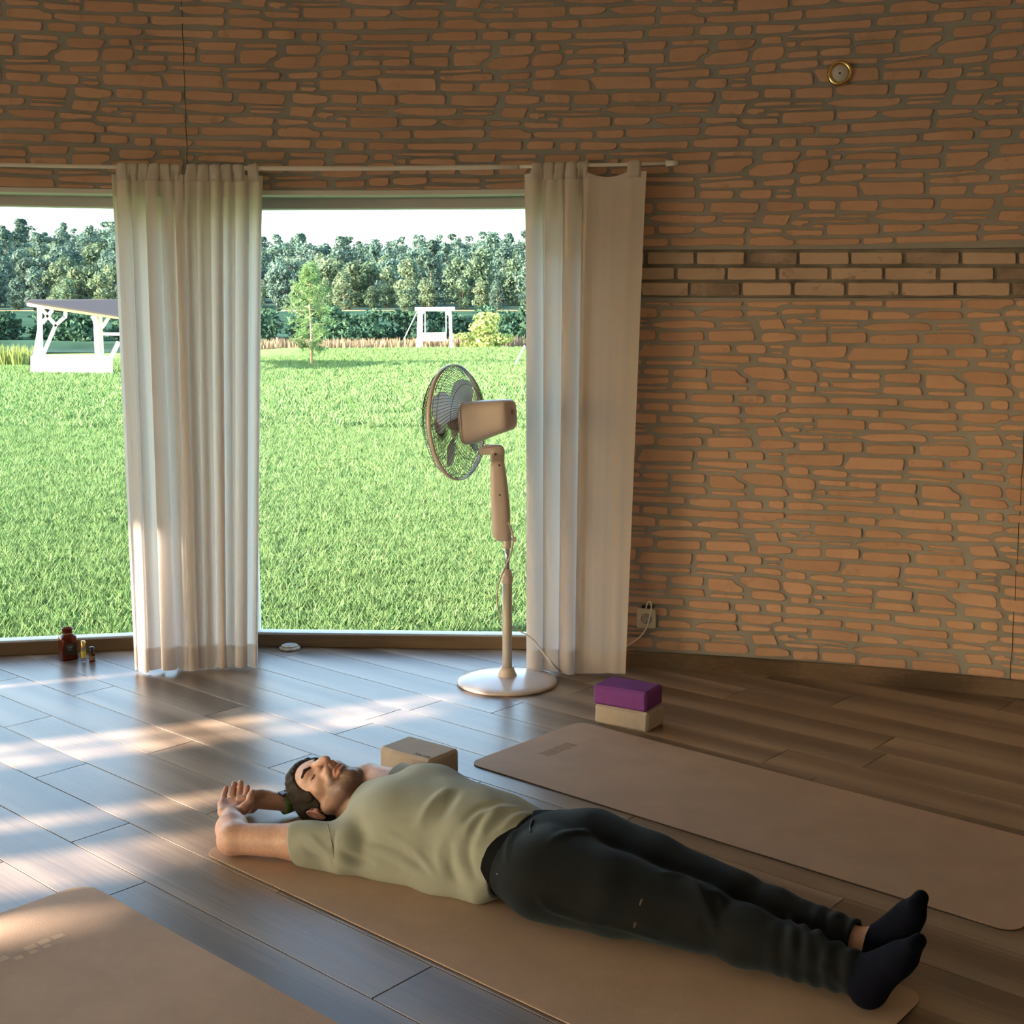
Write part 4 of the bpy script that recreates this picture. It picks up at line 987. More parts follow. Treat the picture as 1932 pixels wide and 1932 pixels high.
for lx, rx, py in ((941, 959, 1020), (933, 962, 1017), (929, 963.5, 1008), (927.5, 963, 985), (926, 962, 955), (925.3, 959, 925), (925.2, 956, 900), (925.5, 953, 880), (925.5, 951, 868)):
    a, b = F(lx, py), F(rx, py); w = (b.x - a.x) / 2; st.append((Vector(((a.x + b.x) / 2, FD, a.z)), w, w * .92, X_, Y_))
handle = loft(st).build('control_column', M['fan'], fan, smooth=True)
def disc_at(px, py, r, name, mat, dd=-.034, parent=None):
    c = F(px, py, dd); mb = MB(); mb.lathe([(r, 0), (r * .9, .002), (.0003, .0022)], c, 14, Vector((0, -1, 0)).to_track_quat('Z', 'Y').to_matrix()); return mb.build(name, mat, parent or handle)
for px, py in ((942, 878), (943, 934), (948.5, 993)): disc_at(px, py, .0042, 'screw_hole', M['fan_dark'], -.033 if py > 900 else -.0275)
mb = MB()
for i, (x_, y_) in enumerate([(954.5, 962), (954.5, 968), (955, 974), (955.3, 980), (955.5, 986)]): mb.box(F(x_, y_, -.029), (.010, .004, .008))
mb.build('button_marks', plain('print_grey', (.36, .31, .27), .6), handle)
# tilt joint
st = []
for py, lx, rx in ((872, 925.5, 951.5), (860, 925, 952), (850, 924, 952), (843, 926, 950), (839, 931, 945)):
    a, b = F(lx, py), F(rx, py); w = (b.x - a.x) / 2; st.append((Vector(((a.x + b.x) / 2, FD, a.z)), w, w * .85, X_, Y_))
joint = loft(st).build('tilt_joint', M['fan'], fan, smooth=True)
for k in range(6):
    mb = MB(); mb.box(F(928.5 + k * 3.2, 863, -.0265), (.0022, .006, .026)); mb.build('rib', M['fan'], joint, bevel=.0008)
disc_at(934.5, 857, .0062, 'screw', M['chrome'], -.031, joint); disc_at(934.5, 857, .003, 'screw_slot', M['fan_dark'], -.0325, joint)
mb = MB(); mb.bar(F(907, 851, .02), F(936, 850, .0), .045, .03); mb.bar(F(915, 843, .012), F(930, 843, .004), .035, .02); mb.build('neck', M['fan'], joint, bevel=.004)
# head
PT = F(930, 800, 0.0)
sideF = Vector((0, 0, 1)).cross(AXF).normalized(); upF = AXF.cross(sideF).normalized()
CC = F(862, 797, .075)
st = []
def HS(s, hh, dz, w): return (CC - AXF * s + upF * dz, w, hh, sideF, upF)
st = [HS(.052, .070, -.004, .070), HS(.052, .087, -.004, .084), HS(.062, .0885, -.004, .086), HS(.085, .086, -.002, .083), HS(.13, .080, .006, .076), HS(.18, .072, .013, .068), HS(.225, .066, .018, .061), HS(.245, .062, .020, .057), HS(.256, .052, .021, .048), HS(.259, .035, .022, .032)]
motor = loft(st, 40, 4.2).build('motor_housing', M['fan'], fan, smooth=True)
mb = MB(); c = CC - AXF * .260 + upF * .03; mb.lathe([(.011, -.003), (.011, .002), (.009, .004), (.0055, .004), (.005, .001), (.0003, .001)], c, 18, (-AXF).to_track_quat('Z', 'Y').to_matrix()); mb.build('rear_button', plain('fan_shade', (.45, .36, .29), .5), motor)
st = [HS(.0655, .0892, -.004, .0868), HS(.0675, .0892, -.004, .0868)]; loft(st, 40, 4.2, closed=False).build('seam_line', plain('seam', (.22, .16, .12), .6), motor)
RC = .236
def PF(r, a, ax): return CC + (sideF * math.cos(a) + upF * math.sin(a)) * r + AXF * ax
def guard(name, sgn, depth, nw, swirl, r_in):
    mb = MB()
    for k in range(nw):
        a0 = 2 * math.pi * k / nw; pts = []
        for i in range(11):
            f = i / 10; r = r_in + (RC - r_in) * f ** .8; ax = sgn * (.006 + depth * (1 - (r / RC) ** 4.5) ** .75); pts.append(PF(r, a0 + swirl * (1 - r / RC) ** 1.2, ax))
        mb.tube(pts, .0011, 3, cap=False)
    for rr_ in ((.985, .93, .62, .30) if sgn > 0 else (.985, .93, .66)):
        r = RC * rr_; ax = sgn * (.006 + depth * (1 - rr_ ** 4.5) ** .75); mb.tube([PF(r, 2 * math.pi * i / 64, ax) for i in range(65)], .0012, 4, cap=False)
    o = mb.build(name, M['wire'], fan); return o
gr = guard('rear_guard', -1, .055, 84, .9, .075); gf = guard('front_guard', 1, .075, 84, -.9, .045)
mb = MB(); mb.lathe([(.0001, 0), (.045, .0), (.047, .004), (.04, .008), (.0001, .009)], CC + AXF * .080, 32, AXF.to_track_quat('Z', 'Y').to_matrix()); mb.build('front_badge', M['fan'], gf, smooth=True)
mb = MB(); K = 72
rows_ = []
for r, ax in ((RC + .001, -.010), (RC + .0055, -.009), (RC + .0055, .009), (RC + .001, .010), (RC + .001, -.010)): rows_.append([PF(r, 2 * math.pi * i / K, ax) for i in range(K + 1)])
mb.grid(rows_); mb.build('guard_ring', M['fan'], fan, smooth=True)
for a in (2.9, ):
    mb = MB(); mb.box(PF(RC + .006, math.pi * .98, 0), (.012, .012, .016)); mb.build('ring_clip', plain('clip', (.36, .22, .15), .5), fan)
hub = MB().lathe([(.028, -.035), (.034, -.03), (.036, .01), (.033, .03), (.020, .042), (.0005, .045)], CC - AXF * .006, 28, AXF.to_track_quat('Z', 'Y').to_matrix()).build('hub', plain('hub_grey', (.22, .19, .16), .4), fan, smooth=True)
mb = MB(); mb.tube([CC - AXF * .06, CC - AXF * .03], .006, 10); mb.build('shaft', M['chrome'], fan)
M['blade_p'] = leaf_mat('blade_plastic', (.78, .78, .77), (.80, .80, .79), .6)
for k in range(4):
    a0 = 2 * math.pi * k / 4 + .35; rows_ = []
    for i in range(9):
        f = i / 8; r = .034 + .172 * f; w = .2 + .74 * math.sin(math.pi * min(1, f * .82 + .16)) ** .8; w *= (1 - .55 * max(0, (f - .78) / .22) ** 2); tw = .045 * (1 - .45 * f)
        rows_.append([PF(r, a0 + w * (j / 6 - .5) + .25 * f, -tw * (j / 6 - .5) * 2 * .55) for j in range(7)])
    mb = MB(); mb.grid(rows_); mb.build('blade', M['blade_p'], hub, smooth=True, solid=.0018)
# power cord
zc = .0045
cord = [F(958, 985, -.03), F(962, 993, -.036), F(966, 1003, -.038), F(968.5, 1018, -.036), F(966, 1035, -.034), F(960, 1055, -.03), F(952, 1072, -.03), F(944, 1092, -.026), F(939, 1112, -.02), F(938, 1132, -.012), F(940.5, 1150, .0), F(947, 1168, .03), F(958, 1176, .03), F(967, 1182, .02), F(985, 1193, 0), F(1005, 1206, -.02), F(1018, 1222, -.04), F(1030, 1238, -.06), F(1044, 1254, -.09)]
c2 = [flo(1060, 1268, zc), flo(1075, 1272, zc), flo(1095, 1268, zc), flo(1120, 1256, zc + .005)]
sock = W3(0, 0, .03)
def near_wall(px, py, off): t_, z2 = wal(px, py, RW - off); return pol(t_, RW - off, z2)
c3 = [near_wall(1150, 1238, .16), near_wall(1180, 1221, .13), near_wall(1205, 1204, .10), near_wall(1219, 1186, .085), near_wall(1226, 1165, .075), near_wall(1229, 1148, .065), near_wall(1227, 1136, .055), near_wall(1222, 1138, .048), near_wall(1218, 1150, .042)]
def smooth_pts(ps, n=5):
    out = []
    for i in range(len(ps) - 1):
        p0, p1, p2, p3 = ps[max(i - 1, 0)], ps[i], ps[i + 1], ps[min(i + 2, len(ps) - 1)]
        for k in range(n):
            t = k / n; out.append(0.5 * ((2 * p1) + (p2 - p0) * t + (2 * p0 - 5 * p1 + 4 * p2 - p3) * t * t + (3 * p1 - p0 - 3 * p2 + p3) * t ** 3))
    return out + [ps[-1]]
mb = MB(); mb.tube(smooth_pts(cord + c2 + c3), .0034, 8); crd = mb.build('power_cord', plain('cord_white', (.62, .56, .48), .45), fan, smooth=True)
mb = MB(); mb.tube([W3(0, -.002, .012), W3(0, 0, .030), W3(0, .012, .040)], [.0185, .017, .008], 16); mb.build('plug', plain('plug_grey', (.36, .32, .28), .4), crd, smooth=True)

# ================================================================== THE MAN (implicit surfaces meshed with surface nets)
def T3(px, py, z):
    v = flo(px, py, z); t, d = to_td(v); return np.array([t, d, z])
class Vol:
    def __init__(s, lo, hi, h):
        s.h = h; s.lo = np.array(lo, float); s.n = [int(math.ceil((hi[i] - lo[i]) / h)) + 1 for i in range(3)]
        s.ax = [s.lo[i] + h * np.arange(s.n[i]) for i in range(3)]; s.F = np.full(s.n, 0.08, np.float32)
    def sub(s, lo, hi):
        sl = []
        for i in range(3):
            a = max(0, int((lo[i] - s.lo[i]) / s.h) - 1); b = min(s.n[i], int((hi[i] - s.lo[i]) / s.h) + 3); sl.append(slice(a, max(a, b)))
        g = [s.ax[0][sl[0]][:, None, None], s.ax[1][sl[1]][None, :, None], s.ax[2][sl[2]][None, None, :]]
        return tuple(sl), g
    def union(s, fn, lo, hi, k, op='add'):
        m = max(k, .01) + .01; sl, g = s.sub([x - m for x in lo], [x + m for x in hi])
        if any(q.stop <= q.start for q in sl): return s
        d = fn(*g).astype(np.float32); F = s.F[sl]
        if op == 'add':
            if k > 0: hh = np.clip(.5 + .5 * (F - d) / k, 0, 1); F = F * (1 - hh) + d * hh - k * hh * (1 - hh)
            else: F = np.minimum(F, d)
        else:
            d = -d
            if k > 0: hh = np.clip(.5 - .5 * (F - d) / k, 0, 1); F = F * (1 - hh) + d * hh + k * hh * (1 - hh)
            else: F = np.maximum(F, d)
        s.F[sl] = F; return s
    def cap(s, a, b, ra, rb=None, k=.01, op='add', sq=None):
        rb = ra if rb is None else rb; a = np.array(a, float); b = np.array(b, float); ba = b - a; L = max(1e-9, ba @ ba); R = max(ra, rb)
        def fn(x, y, z):
            px, py, pz = x - a[0], y - a[1], z - a[2]; h = np.clip((px * ba[0] + py * ba[1] + pz * ba[2]) / L, 0, 1)
            qx, qy, qz = px - ba[0] * h, py - ba[1] * h, pz - ba[2] * h
            if sq is not None:        # flatten along unit vector sq[0] by factor sq[1]
                u, f = sq; dn = qx * u[0] + qy * u[1] + qz * u[2]; e = (f - 1)
                qx, qy, qz = qx + u[0] * dn * e, qy + u[1] * dn * e, qz + u[2] * dn * e
            return np.sqrt(qx * qx + qy * qy + qz * qz) - (ra + (rb - ra) * h)
        return s.union(fn, np.minimum(a, b) - R * 1.1, np.maximum(a, b) + R * 1.1, k, op)
    def chain(s, pts, rs, k=.01, op='add', sq=None):
        for i in range(len(pts) - 1): s.cap(pts[i], pts[i + 1], rs[i], rs[i + 1], k, op, sq)
        return s
    def ell(s, c, r, B=None, k=.01, op='add'):
        c = np.array(c, float); r = np.array(r, float); B = np.eye(3) if B is None else B; R = r.max()
        def fn(x, y, z):
            p = (x - c[0], y - c[1], z - c[2]); q = [p[0] * B[0, i] + p[1] * B[1, i] + p[2] * B[2, i] for i in range(3)]
            k0 = np.sqrt(sum((q[i] / r[i]) ** 2 for i in range(3))); k1 = np.sqrt(sum((q[i] / r[i] ** 2) ** 2 for i in range(3))) + 1e-9
            return k0 * (k0 - 1) / k1
        return s.union(fn, c - R, c + R, k, op)
    def floor(s):
        zf = np.where((s.ax[0][:, None] > -2.835) & (s.ax[1][None, :] > 1.897) & (s.ax[1][None, :] < 2.512), .0052, .0004).astype(np.float32)
        s.F = np.maximum(s.F, zf[:, :, None] - s.ax[2][None, None, :].astype(np.float32)); return s
    def grids(s): return s.ax[0][:, None, None], s.ax[1][None, :, None], s.ax[2][None, None, :]
    def hit(s, px, py):
        """first point of the surface along the line of sight of a photograph pixel"""
        r = ray(px, py); o = np.array([0, 0, CAM_H]); e = np.array(EV); n = np.array(NV)
        for t in np.arange(2.6, 4.6, .004):
            w = o + r * t; q = np.array([w @ e, w @ n, w[2]]); i = ((q - s.lo) / s.h).astype(int)
            if (i >= 0).all() and (i < np.array(s.n)).all() and s.F[i[0], i[1], i[2]] < 0: return q
        return None
    def blur(s, it=1):
        for _ in range(it):
            for ax in range(3):
                F = s.F; s.F = np.concatenate([F.take([0], ax), (F.take(range(0, F.shape[ax] - 2), ax) + 2 * F.take(range(1, F.shape[ax] - 1), ax) + F.take(range(2, F.shape[ax]), ax)) / 4, F.take([-1], ax)], ax)
        return s
    def mesh(s, name, mat, parent, smooth=True):
        F = s.F; ins = F < 0
        c = np.zeros([x - 1 for x in s.n], np.int8)
        for i in (0, 1):
            for j in (0, 1):
                for k in (0, 1): c += ins[i:s.n[0] - 1 + i, j:s.n[1] - 1 + j, k:s.n[2] - 1 + k]
        act = np.argwhere((c > 0) & (c < 8)); idx = np.full(c.shape, -1, np.int32); idx[tuple(act.T)] = np.arange(len(act))
        acc = np.zeros((len(act), 3)); cnt = np.zeros(len(act))
        cor = [(i, j, k) for i in (0, 1) for j in (0, 1) for k in (0, 1)]
        val = {q: F[act[:, 0] + q[0], act[:, 1] + q[1], act[:, 2] + q[2]].astype(float) for q in cor}
        for q in cor:
            for ax in range(3):
                if q[ax] == 0:
                    p = list(q); p[ax] = 1; p = tuple(p); a, b = val[q], val[p]; m = (a < 0) != (b < 0)
                    t = np.where(m, a / np.where(m, a - b, 1), 0); v = np.tile(np.array(q, float), (len(act), 1)); v[:, ax] += t
                    acc[m] += v[m]; cnt[m] += 1
        P = s.lo + s.h * (act + acc / cnt[:, None])
        quads = []
        for ax in range(3):
            u, w = [(1, 2), (2, 0), (0, 1)][ax]
            sl0 = [slice(None)] * 3; sl1 = [slice(None)] * 3; sl0[ax] = slice(0, -1); sl1[ax] = slice(1, None)
            A, Bq = ins[tuple(sl0)], ins[tuple(sl1)]
            for flip, E in ((False, A & ~Bq), (True, ~A & Bq)):
                g = np.argwhere(E); g = g[(g[:, u] > 0) & (g[:, w] > 0) & (g[:, u] < s.n[u] - 1) & (g[:, w] < s.n[w] - 1)]
                if not len(g): continue
                def cell(du, dw): q = g.copy(); q[:, u] -= du; q[:, w] -= dw; return idx[tuple(q.T)]
                q = np.stack([cell(1, 1), cell(0, 1), cell(0, 0), cell(1, 0)], 1)
                quads.append(q[:, ::-1] if flip else q)
        Q = np.concatenate(quads); Q = Q[(Q >= 0).all(1)]
        e = np.array(EV); n = np.array(NV); Wd = P[:, :1] * e + P[:, 1:2] * n + np.array([0, 0, 1.0]) * P[:, 2:]
        c0 = np.array(MAN.location); Wd = Wd - c0
        me = bpy.data.meshes.new(name); me.vertices.add(len(Wd)); me.vertices.foreach_set('co', Wd.ravel())
        me.loops.add(Q.size); me.loops.foreach_set('vertex_index', Q.ravel().astype(np.int32)); me.polygons.add(len(Q))
        me.polygons.foreach_set('loop_start', np.arange(0, Q.size, 4, dtype=np.int32)); me.update(calc_edges=True); me.validate()
        me.polygons.foreach_set('use_smooth', [smooth] * len(me.polygons)); me.materials.append(mat)
        o = bpy.data.objects.new(name, me); COL.objects.link(o); o.parent = parent
        return o, P
MAN = empty('person', td(-1.88, 2.34, .02)); tag(MAN, 'man in sage t-shirt and dark joggers lying on his back, hands above his head', 'person')

# ---- head frame, found from the features of the photographed face
HC = np.array([-2.713, 2.258, .109]); HS_ = 1.055
HR = np.array([.2008, -.9142, -.3520]); HU = np.array([-.9791, -.1993, -.0409]); HF = np.array([.0328, -.3528, .9351])
HB = np.stack([HR, HU, HF], 1)
def hp(r, u, f): return HC + (HR * r + HU * u + HF * f) * HS_
def hl(P): return (P - HC) @ HB / HS_
def build_head(V, grow=0.0):
    S = HS_
    V.ell(hp(0, .018, -.014), np.array([.0745, .095, .096]) * S + grow, HB, .01)
    V.ell(hp(0, .03, .035), np.array([.062, .062, .052]) * S + grow, HB, .03)
    if grow: return V
    V.ell(hp(0, -.045, .038), np.array([.056, .066, .050]) * S, HB, .025)
    for s in (-1, 1):
        V.cap(hp(.058 * s, -.048, .0), hp(.030 * s, -.098, .055), .018 * S, .017 * S, .022); V.cap(hp(.030 * s, -.098, .055), hp(.006 * s, -.106, .070), .017 * S, .019 * S, .016)
        V.ell(hp(.040 * s, -.022, .056), np.array([.024, .019, .020]) * S, HB, .018)
        V.cap(hp(.010 * s, .030, .0835), hp(.042 * s, .026, .066), .0085 * S, .008 * S, .014)
    V.cap(hp(0, -.085, .083), hp(0, -.058, .084), .012 * S, .012 * S, .012)
    for s in (-1, 1):
        V.ell(hp(.032 * s, .004, .099), np.array([.017, .0125, .020]) * S, HB, .010, 'sub')
        V.ell(hp(.032 * s, .003, .0665), np.array([.0165, .0125, .0155]) * S, HB, .005)
    V.chain([hp(0, .022, .090), hp(0, .0, .0985), hp(0, -.022, .1135), hp(0, -.036, .1185)], [.0080 * S, .0088 * S, .0105 * S, .0118 * S], .009)
    for s in (-1, 1):
        V.ell(hp(.0125 * s, -.041, .0985), np.array([.0085, .0100, .0105]) * S, HB, .006)
        V.cap(hp(.018 * s, -.036, .088), hp(.028 * s, -.062, .078), .009 * S, .008 * S, .012)
    for s in (-1, 1): V.ell(hp(.0072 * s, -.0495, .1010), np.array([.0042, .0042, .0062]) * S, HB, .002, 'sub')
    V.chain([hp(-.024, -.071, .082), hp(-.010, -.0655, .0945), hp(0, -.067, .0955), hp(.010, -.0655, .0945), hp(.024, -.071, .082)], [.004 * S, .0058 * S, .0058 * S, .0058 * S, .004 * S], .004)
    V.chain([hp(-.022, -.0745, .081), hp(-.008, -.0795, .0925), hp(.008, -.0795, .0925), hp(.022, -.0745, .081)], [.004 * S, .0066 * S, .0066 * S, .004 * S], .004)
    V.chain([hp(-.026, -.0728, .086), hp(-.008, -.0722, .1005), hp(.008, -.0722, .1005), hp(.026, -.0728, .086)], [.0016 * S, .002 * S, .002 * S, .0016 * S], .003, 'sub')
    for s in (-1, 1):       # ears
        tlt = HB @ np.array([[math.cos(.35 * s), 0, math.sin(.35 * s)], [0, 1, 0], [-math.sin(.35 * s), 0, math.cos(.35 * s)]])
        V.ell(hp(.080 * s, -.012, -.014), np.array([.0075, .033, .0195]) * S, tlt, .004)
        V.ell(hp(.0885 * s, -.008, -.010), np.array([.0075, .0235, .0125]) * S, tlt, .003, 'sub')
        V.ell(hp(.0795 * s, -.016, -.008), np.array([.006, .012, .007]) * S, tlt, .003)
        V.ell(hp(.0775 * s, -.018, .003), np.array([.006, .008, .005]) * S, HB, .004)
    return V
NECK0 = hp(0, -.062, -.022); NECK1 = np.array([-2.50, 2.285, .085])
SHR, SHL = np.array([-2.445, 2.098, .074]), np.array([-2.455, 2.462, .105])
ELR, ELL = np.array([-2.748, 1.950, .052]), np.array([-2.815, 2.515, .058])
WRR = T3(436, 1539, .036); WRL = T3(546, 1513, .042)
HIPR, HIPL = np.array([-1.86, 2.255, .105]), np.array([-1.86, 2.435, .108])
KNR, KNL = np.array([-1.475, 2.345, .088]), np.array([-1.455, 2.470, .085])
ANR, ANL = np.array([-1.095, 2.392, .062]), np.array([-1.125, 2.512, .070])
HEELR, HEELL = np.array([-1.070, 2.362, .034]), np.array([-1.098, 2.532, .036])
TOER, TOEL = T3(1742, 1772, .180), T3(1744, 1688, .205)
# hand joints (right hand open, palm up)
def J(cx_, cy_, z): return T3(390 + cx_ / 10.733, 1450 + cy_ / 10.733, z)
FINGR = {'little': ([J(335, 700, .056), J(352, 560, .068), J(375, 455, .080), J(392, 392, .088)], [.0092, .0082, .0074, .0068]),
         'ring': ([J(520, 672, .058), J(530, 520, .070), J(545, 395, .084), J(556, 305, .094)], [.0100, .0092, .0084, .0076]),
         'middle': ([J(655, 655, .060), J(668, 505, .072), J(682, 375, .087), J(690, 280, .097)], [.0102, .0094, .0086, .0078]),
         'index': ([J(785, 640, .062), J(800, 520, .074), J(812, 430, .086), J(820, 372, .094)], [.0100, .0092, .0084, .0076])}
THR = [J(640, 880, .046), J(770, 790, .060), J(872, 672, .074), J(888, 560, .086), J(922, 470, .097)]
THRr = [.017, .0155, .0118, .0102, .0082]
def right_hand(V):
    for p, r in FINGR.values(): V.chain(p, [x * 1.07 for x in r], .0028)
    ks = [FINGR[f][0][0] for f in ('little', 'ring', 'middle', 'index')]
    for q, r in zip(ks, (.0125, .0132, .0135, .0130)): V.cap(WRR + (q - WRR) * .10 + np.array([0, 0, .0]), q - np.array([0, 0, .003]), .0165, r, .012)
    V.cap(J(330, 880, .045), J(315, 735, .053), .0165, .013, .012)
    V.chain(THR, THRr, .006)
def left_hand(V):
    K = J(1040, 640, .052); up = np.array([0, 0, 1.0])
    V.cap(WRL, K, .029, .026, .015, sq=((K - WRL) / np.linalg.norm(K - WRL) * 0 + np.array([.75, .62, .0]) / .973, 1.35))
    ix = [J(1010, 560, .068), J(880, 590, .074), J(740, 605, .0775), J(640, 612, .078)]
    V.chain(ix, [.011, .0100, .0092, .0082], .004)
    md = [J(1000, 650, .052), J(860, 760, .034), J(700, 840, .022), J(600, 860, .016)]
    V.chain(md, [.011, .0095, .0088, .008], .003)
    rg = [J(1000, 720, .040), J(880, 830, .024), J(760, 880, .014), J(700, 890, .0115)]
    V.chain(rg, [.0105, .0092, .0085, .008], .003)
    lt_ = [J(1020, 760, .030), J(920, 850, .015), J(850, 870, .0105)]
    V.chain(lt_, [.0095, .0085, .0075], .003)
    V.chain([J(1230, 530, .066), J(1090, 505, .076), J(985, 515, .080), J(945, 520, .080)], [.014, .0112, .0098, .0085], .012)
def foot(V, an, heel, toe, g, k=.014):
    ax = (toe - heel); L = np.linalg.norm(ax); ax = ax / L; leg = (an - (KNR if an is ANR else KNL)); leg /= np.linalg.norm(leg)
    dn = leg - ax * (leg @ ax); dn /= np.linalg.norm(dn); sd = np.cross(ax, dn)      # dn points to the sole
    V.cap(an - leg * .05, an + leg * .012, .034 + g, .036 + g, k)
    V.ell(heel + ax * .022, np.array([.036, .033, .036]) + g, np.stack([ax, sd, dn], 1), k)
    V.cap(an + leg * .01, heel + ax * .12 - dn * .006, .036 + g, .029 + g, .02)
    V.cap(heel + ax * .02, heel + ax * .135, .031 + g, .026 + g, .02)
    for s_, l in ((-.026, .93), (-.010, .985), (.008, 1.0), (.026, .96)):
        V.cap(heel + ax * .11 + sd * s_ * .6, heel + ax * (L * l - .012) + sd * s_ - dn * .004, .0225 + g, .0125 + g, .012)
def limb_r(V, g=0.0):
    V.chain([SHR, SHR + (ELR - SHR) * .45, ELR], [.056 + g, .048 + g, .042 + g], .02)
    V.chain([ELR, ELR + (WRR - ELR) * .35 + np.array([-.008, 0, .004]), WRR], [.042 + g, .043 + g, .028 + g], .018)
    V.cap(ELR + np.array([-.012, -.012, -.008]), ELR + np.array([-.014, -.010, -.004]), .031, .031, .02)
def limb_l(V, g=0.0):
    V.chain([SHL, SHL + (ELL - SHL) * .45, ELL], [.058 + g, .051 + g, .042 + g], .02)
    V.chain([ELL, ELL + (WRL - ELL) * .3, WRL], [.041 + g, .042 + g, .028 + g], .018)
TB = np.eye(3)
def torso(V, g=0.0, k=.05):
    V.ell((-2.30, 2.295, .118), np.array([.215, .172, .105]) + g, TB, k)
    V.ell((-2.385, 2.215, .122), np.array([.12, .10, .088]) + g, TB, k); V.ell((-2.40, 2.375, .132), np.array([.12, .10, .094]) + g, TB, k)
    V.cap((-2.46, 2.15, .082), (-2.47, 2.42, .100), .056 + g, .062 + g, k)
    V.ell((-2.08, 2.32, .104), np.array([.19, .152, .098]) + g, TB, k)
    V.ell((-1.90, 2.345, .098), np.array([.16, .172, .096]) + g, TB, k)
def legs(V, g=0.0):
    for h, kn, an in ((HIPR, KNR, ANR), (HIPL, KNL, ANL)):
        V.chain([h, h + (kn - h) * .45, kn], [.092 + g, .080 + g, .058 + g], .03); V.chain([kn, kn + (an - kn) * .32 + np.array([0, 0, -.006]), an], [.055 + g, .054 + g, .036 + g], .025)
V = Vol((-3.06, 1.86, -.004), (-.90, 2.66, .27), .0029)
torso(V); legs(V, -.008); V.cap(NECK0, NECK1, .056, .064, .03); build_head(V); limb_r(V); limb_l(V); right_hand(V); left_hand(V); foot(V, ANR, HEELR, TOER, 0); foot(V, ANL, HEELL, TOEL, 0)
V.floor()
m, t, b, o = M_('skin'); b.inputs['Roughness'].default_value = .5; b.inputs['Subsurface Weight'].default_value = .12; b.inputs['Subsurface Radius'].default_value = (.012, .005, .003); b.inputs['Subsurface Scale'].default_value = .5
at_ = N(t, 'Attribute', attribute_name='tone'); tc = N(t, 'TexCoord'); n1 = N(t, 'TexNoise', Scale=90.0, Detail=4.0); t.links.new(tc.outputs['Object'], n1.inputs['Vector'])
n2 = N(t, 'TexNoise', Scale=520.0, Detail=2.0); t.links.new(tc.outputs['Object'], n2.inputs['Vector'])
sk = ramp(t, n1.outputs[0], [(.3, (.53, .31, .235)), (.7, (.62, .39, .305))])
sp = N(t, 'SeparateColor'); t.links.new(at_.outputs['Color'], sp.inputs[0])
c1 = mixc(t, sp.outputs[1], sk.outputs[0], (.40, .135, .10))
br = N(t, 'Math', operation='MULTIPLY'); brp = ramp(t, n2.outputs[0], [(.3, (.55, .55, .55)), (.62, (1, 1, 1))]); t.links.new(sp.outputs[0], br.inputs[0]); t.links.new(brp.outputs[0], br.inputs[1])
c2 = mixc(t, br.outputs[0], c1, (.055, .035, .025)); t.links.new(c2, b.inputs['Base Color'])
bp = N(t, 'Bump', Strength=.12, Distance=.0008); t.links.new(n1.outputs[0], bp.inputs['Height']); t.links.new(bp.outputs[0], b.inputs['Normal'])
M['skin'] = m
body, P = V.mesh('body', m, MAN)
q = hl(P); r_, u_, f_ = np.abs(q[:, 0]), q[:, 1], q[:, 2]
sst = lambda x, a, b_: np.clip((x - a) / (b_ - a), 0, 1) ** 2 * (3 - 2 * np.clip((x - a) / (b_ - a), 0, 1))
near = sst(np.linalg.norm(q, axis=1), .20, .16)
jaw = sst(u_, -.030 - .75 * (f_ - .03).clip(-.05, .06) * .55, -.062 - .75 * (f_ - .03).clip(-.05, .06) * .55)
front = sst(u_, -.048, -.058) * sst(f_, .05, .07)
cheek = sst(u_, -.012, -.055) * sst(f_, -.035, -.01) * (1 - sst(f_, .055, .075)) * .38 * near
beard = np.maximum(jaw * sst(f_, -.03, .0), front) * near * (1 - sst(u_, -.128, -.150)) * (.55 + .45 * sst(f_, .02, .07))
mou = sst(np.sqrt((r_ / .026) ** 2 + ((u_ + .0725) / .0125) ** 2), 1.15, .85) * (f_ > .07)
side = sst(r_, .060, .068) * sst(u_, -.03, .01) * 0
tone = np.zeros((len(P), 4), np.float32); beard = np.maximum(beard, cheek); tone[:, 0] = (beard * (1 - mou) * .86); tone[:, 1] = mou * near * .75
ear = near * sst(r_, .074, .080) * .45; nz_ = near * sst(np.sqrt((r_ / .02) ** 2 + ((u_ + .04) / .02) ** 2), 1.2, .6) * (f_ > .09) * .25
hn = sst(np.min([np.linalg.norm(P - x, axis=1) for p, _ in FINGR.values() for x in p], axis=0), .045, .012) * .38
tone[:, 1] = np.maximum.reduce([tone[:, 1], ear, nz_, hn]); tone[:, 3] = 1
body.data.attributes.new('tone', 'FLOAT_COLOR', 'POINT').data.foreach_set('color', tone.ravel())
FB = V        # kept for placing hair, folds and the like

# ---- hair, brows, lashes
Vh = Vol(HC - .17, HC + .17, .0022); build_head(Vh, .0062)
Vh.ell(hp(.0, .082, .046), np.array([.056, .030, .030]) * HS_, HB, .02)
X, Y, Z = Vh.grids(); Q = [(X - HC[0]) * HB[0, i] + (Y - HC[1]) * HB[1, i] + (Z - HC[2]) * HB[2, i] for i in range(3)]
Q = [x / HS_ for x in Q]; ar = np.abs(Q[0])
fl = np.where(Q[1] > 0, .046 + .40 * Q[1], .046 + 1.3 * Q[1]) - .018 * np.clip((.055 - ar) / .055, 0, 1) * 0 + .010 * np.exp(-((ar - .068) / .012) ** 2 - ((Q[1] + .012) / .018) ** 2)
Vh.F = np.maximum(Vh.F - .0022 * np.sin(240 * Q[0] + 40 * Q[1]) * np.sin(95 * Q[1] + 130 * Q[2]) - .0016 * np.sin(410 * Q[0] + 260 * Q[2]), (Q[2] - fl) * .8)
Vh.F = np.maximum(Vh.F, -(Q[1] + .085) * .9)
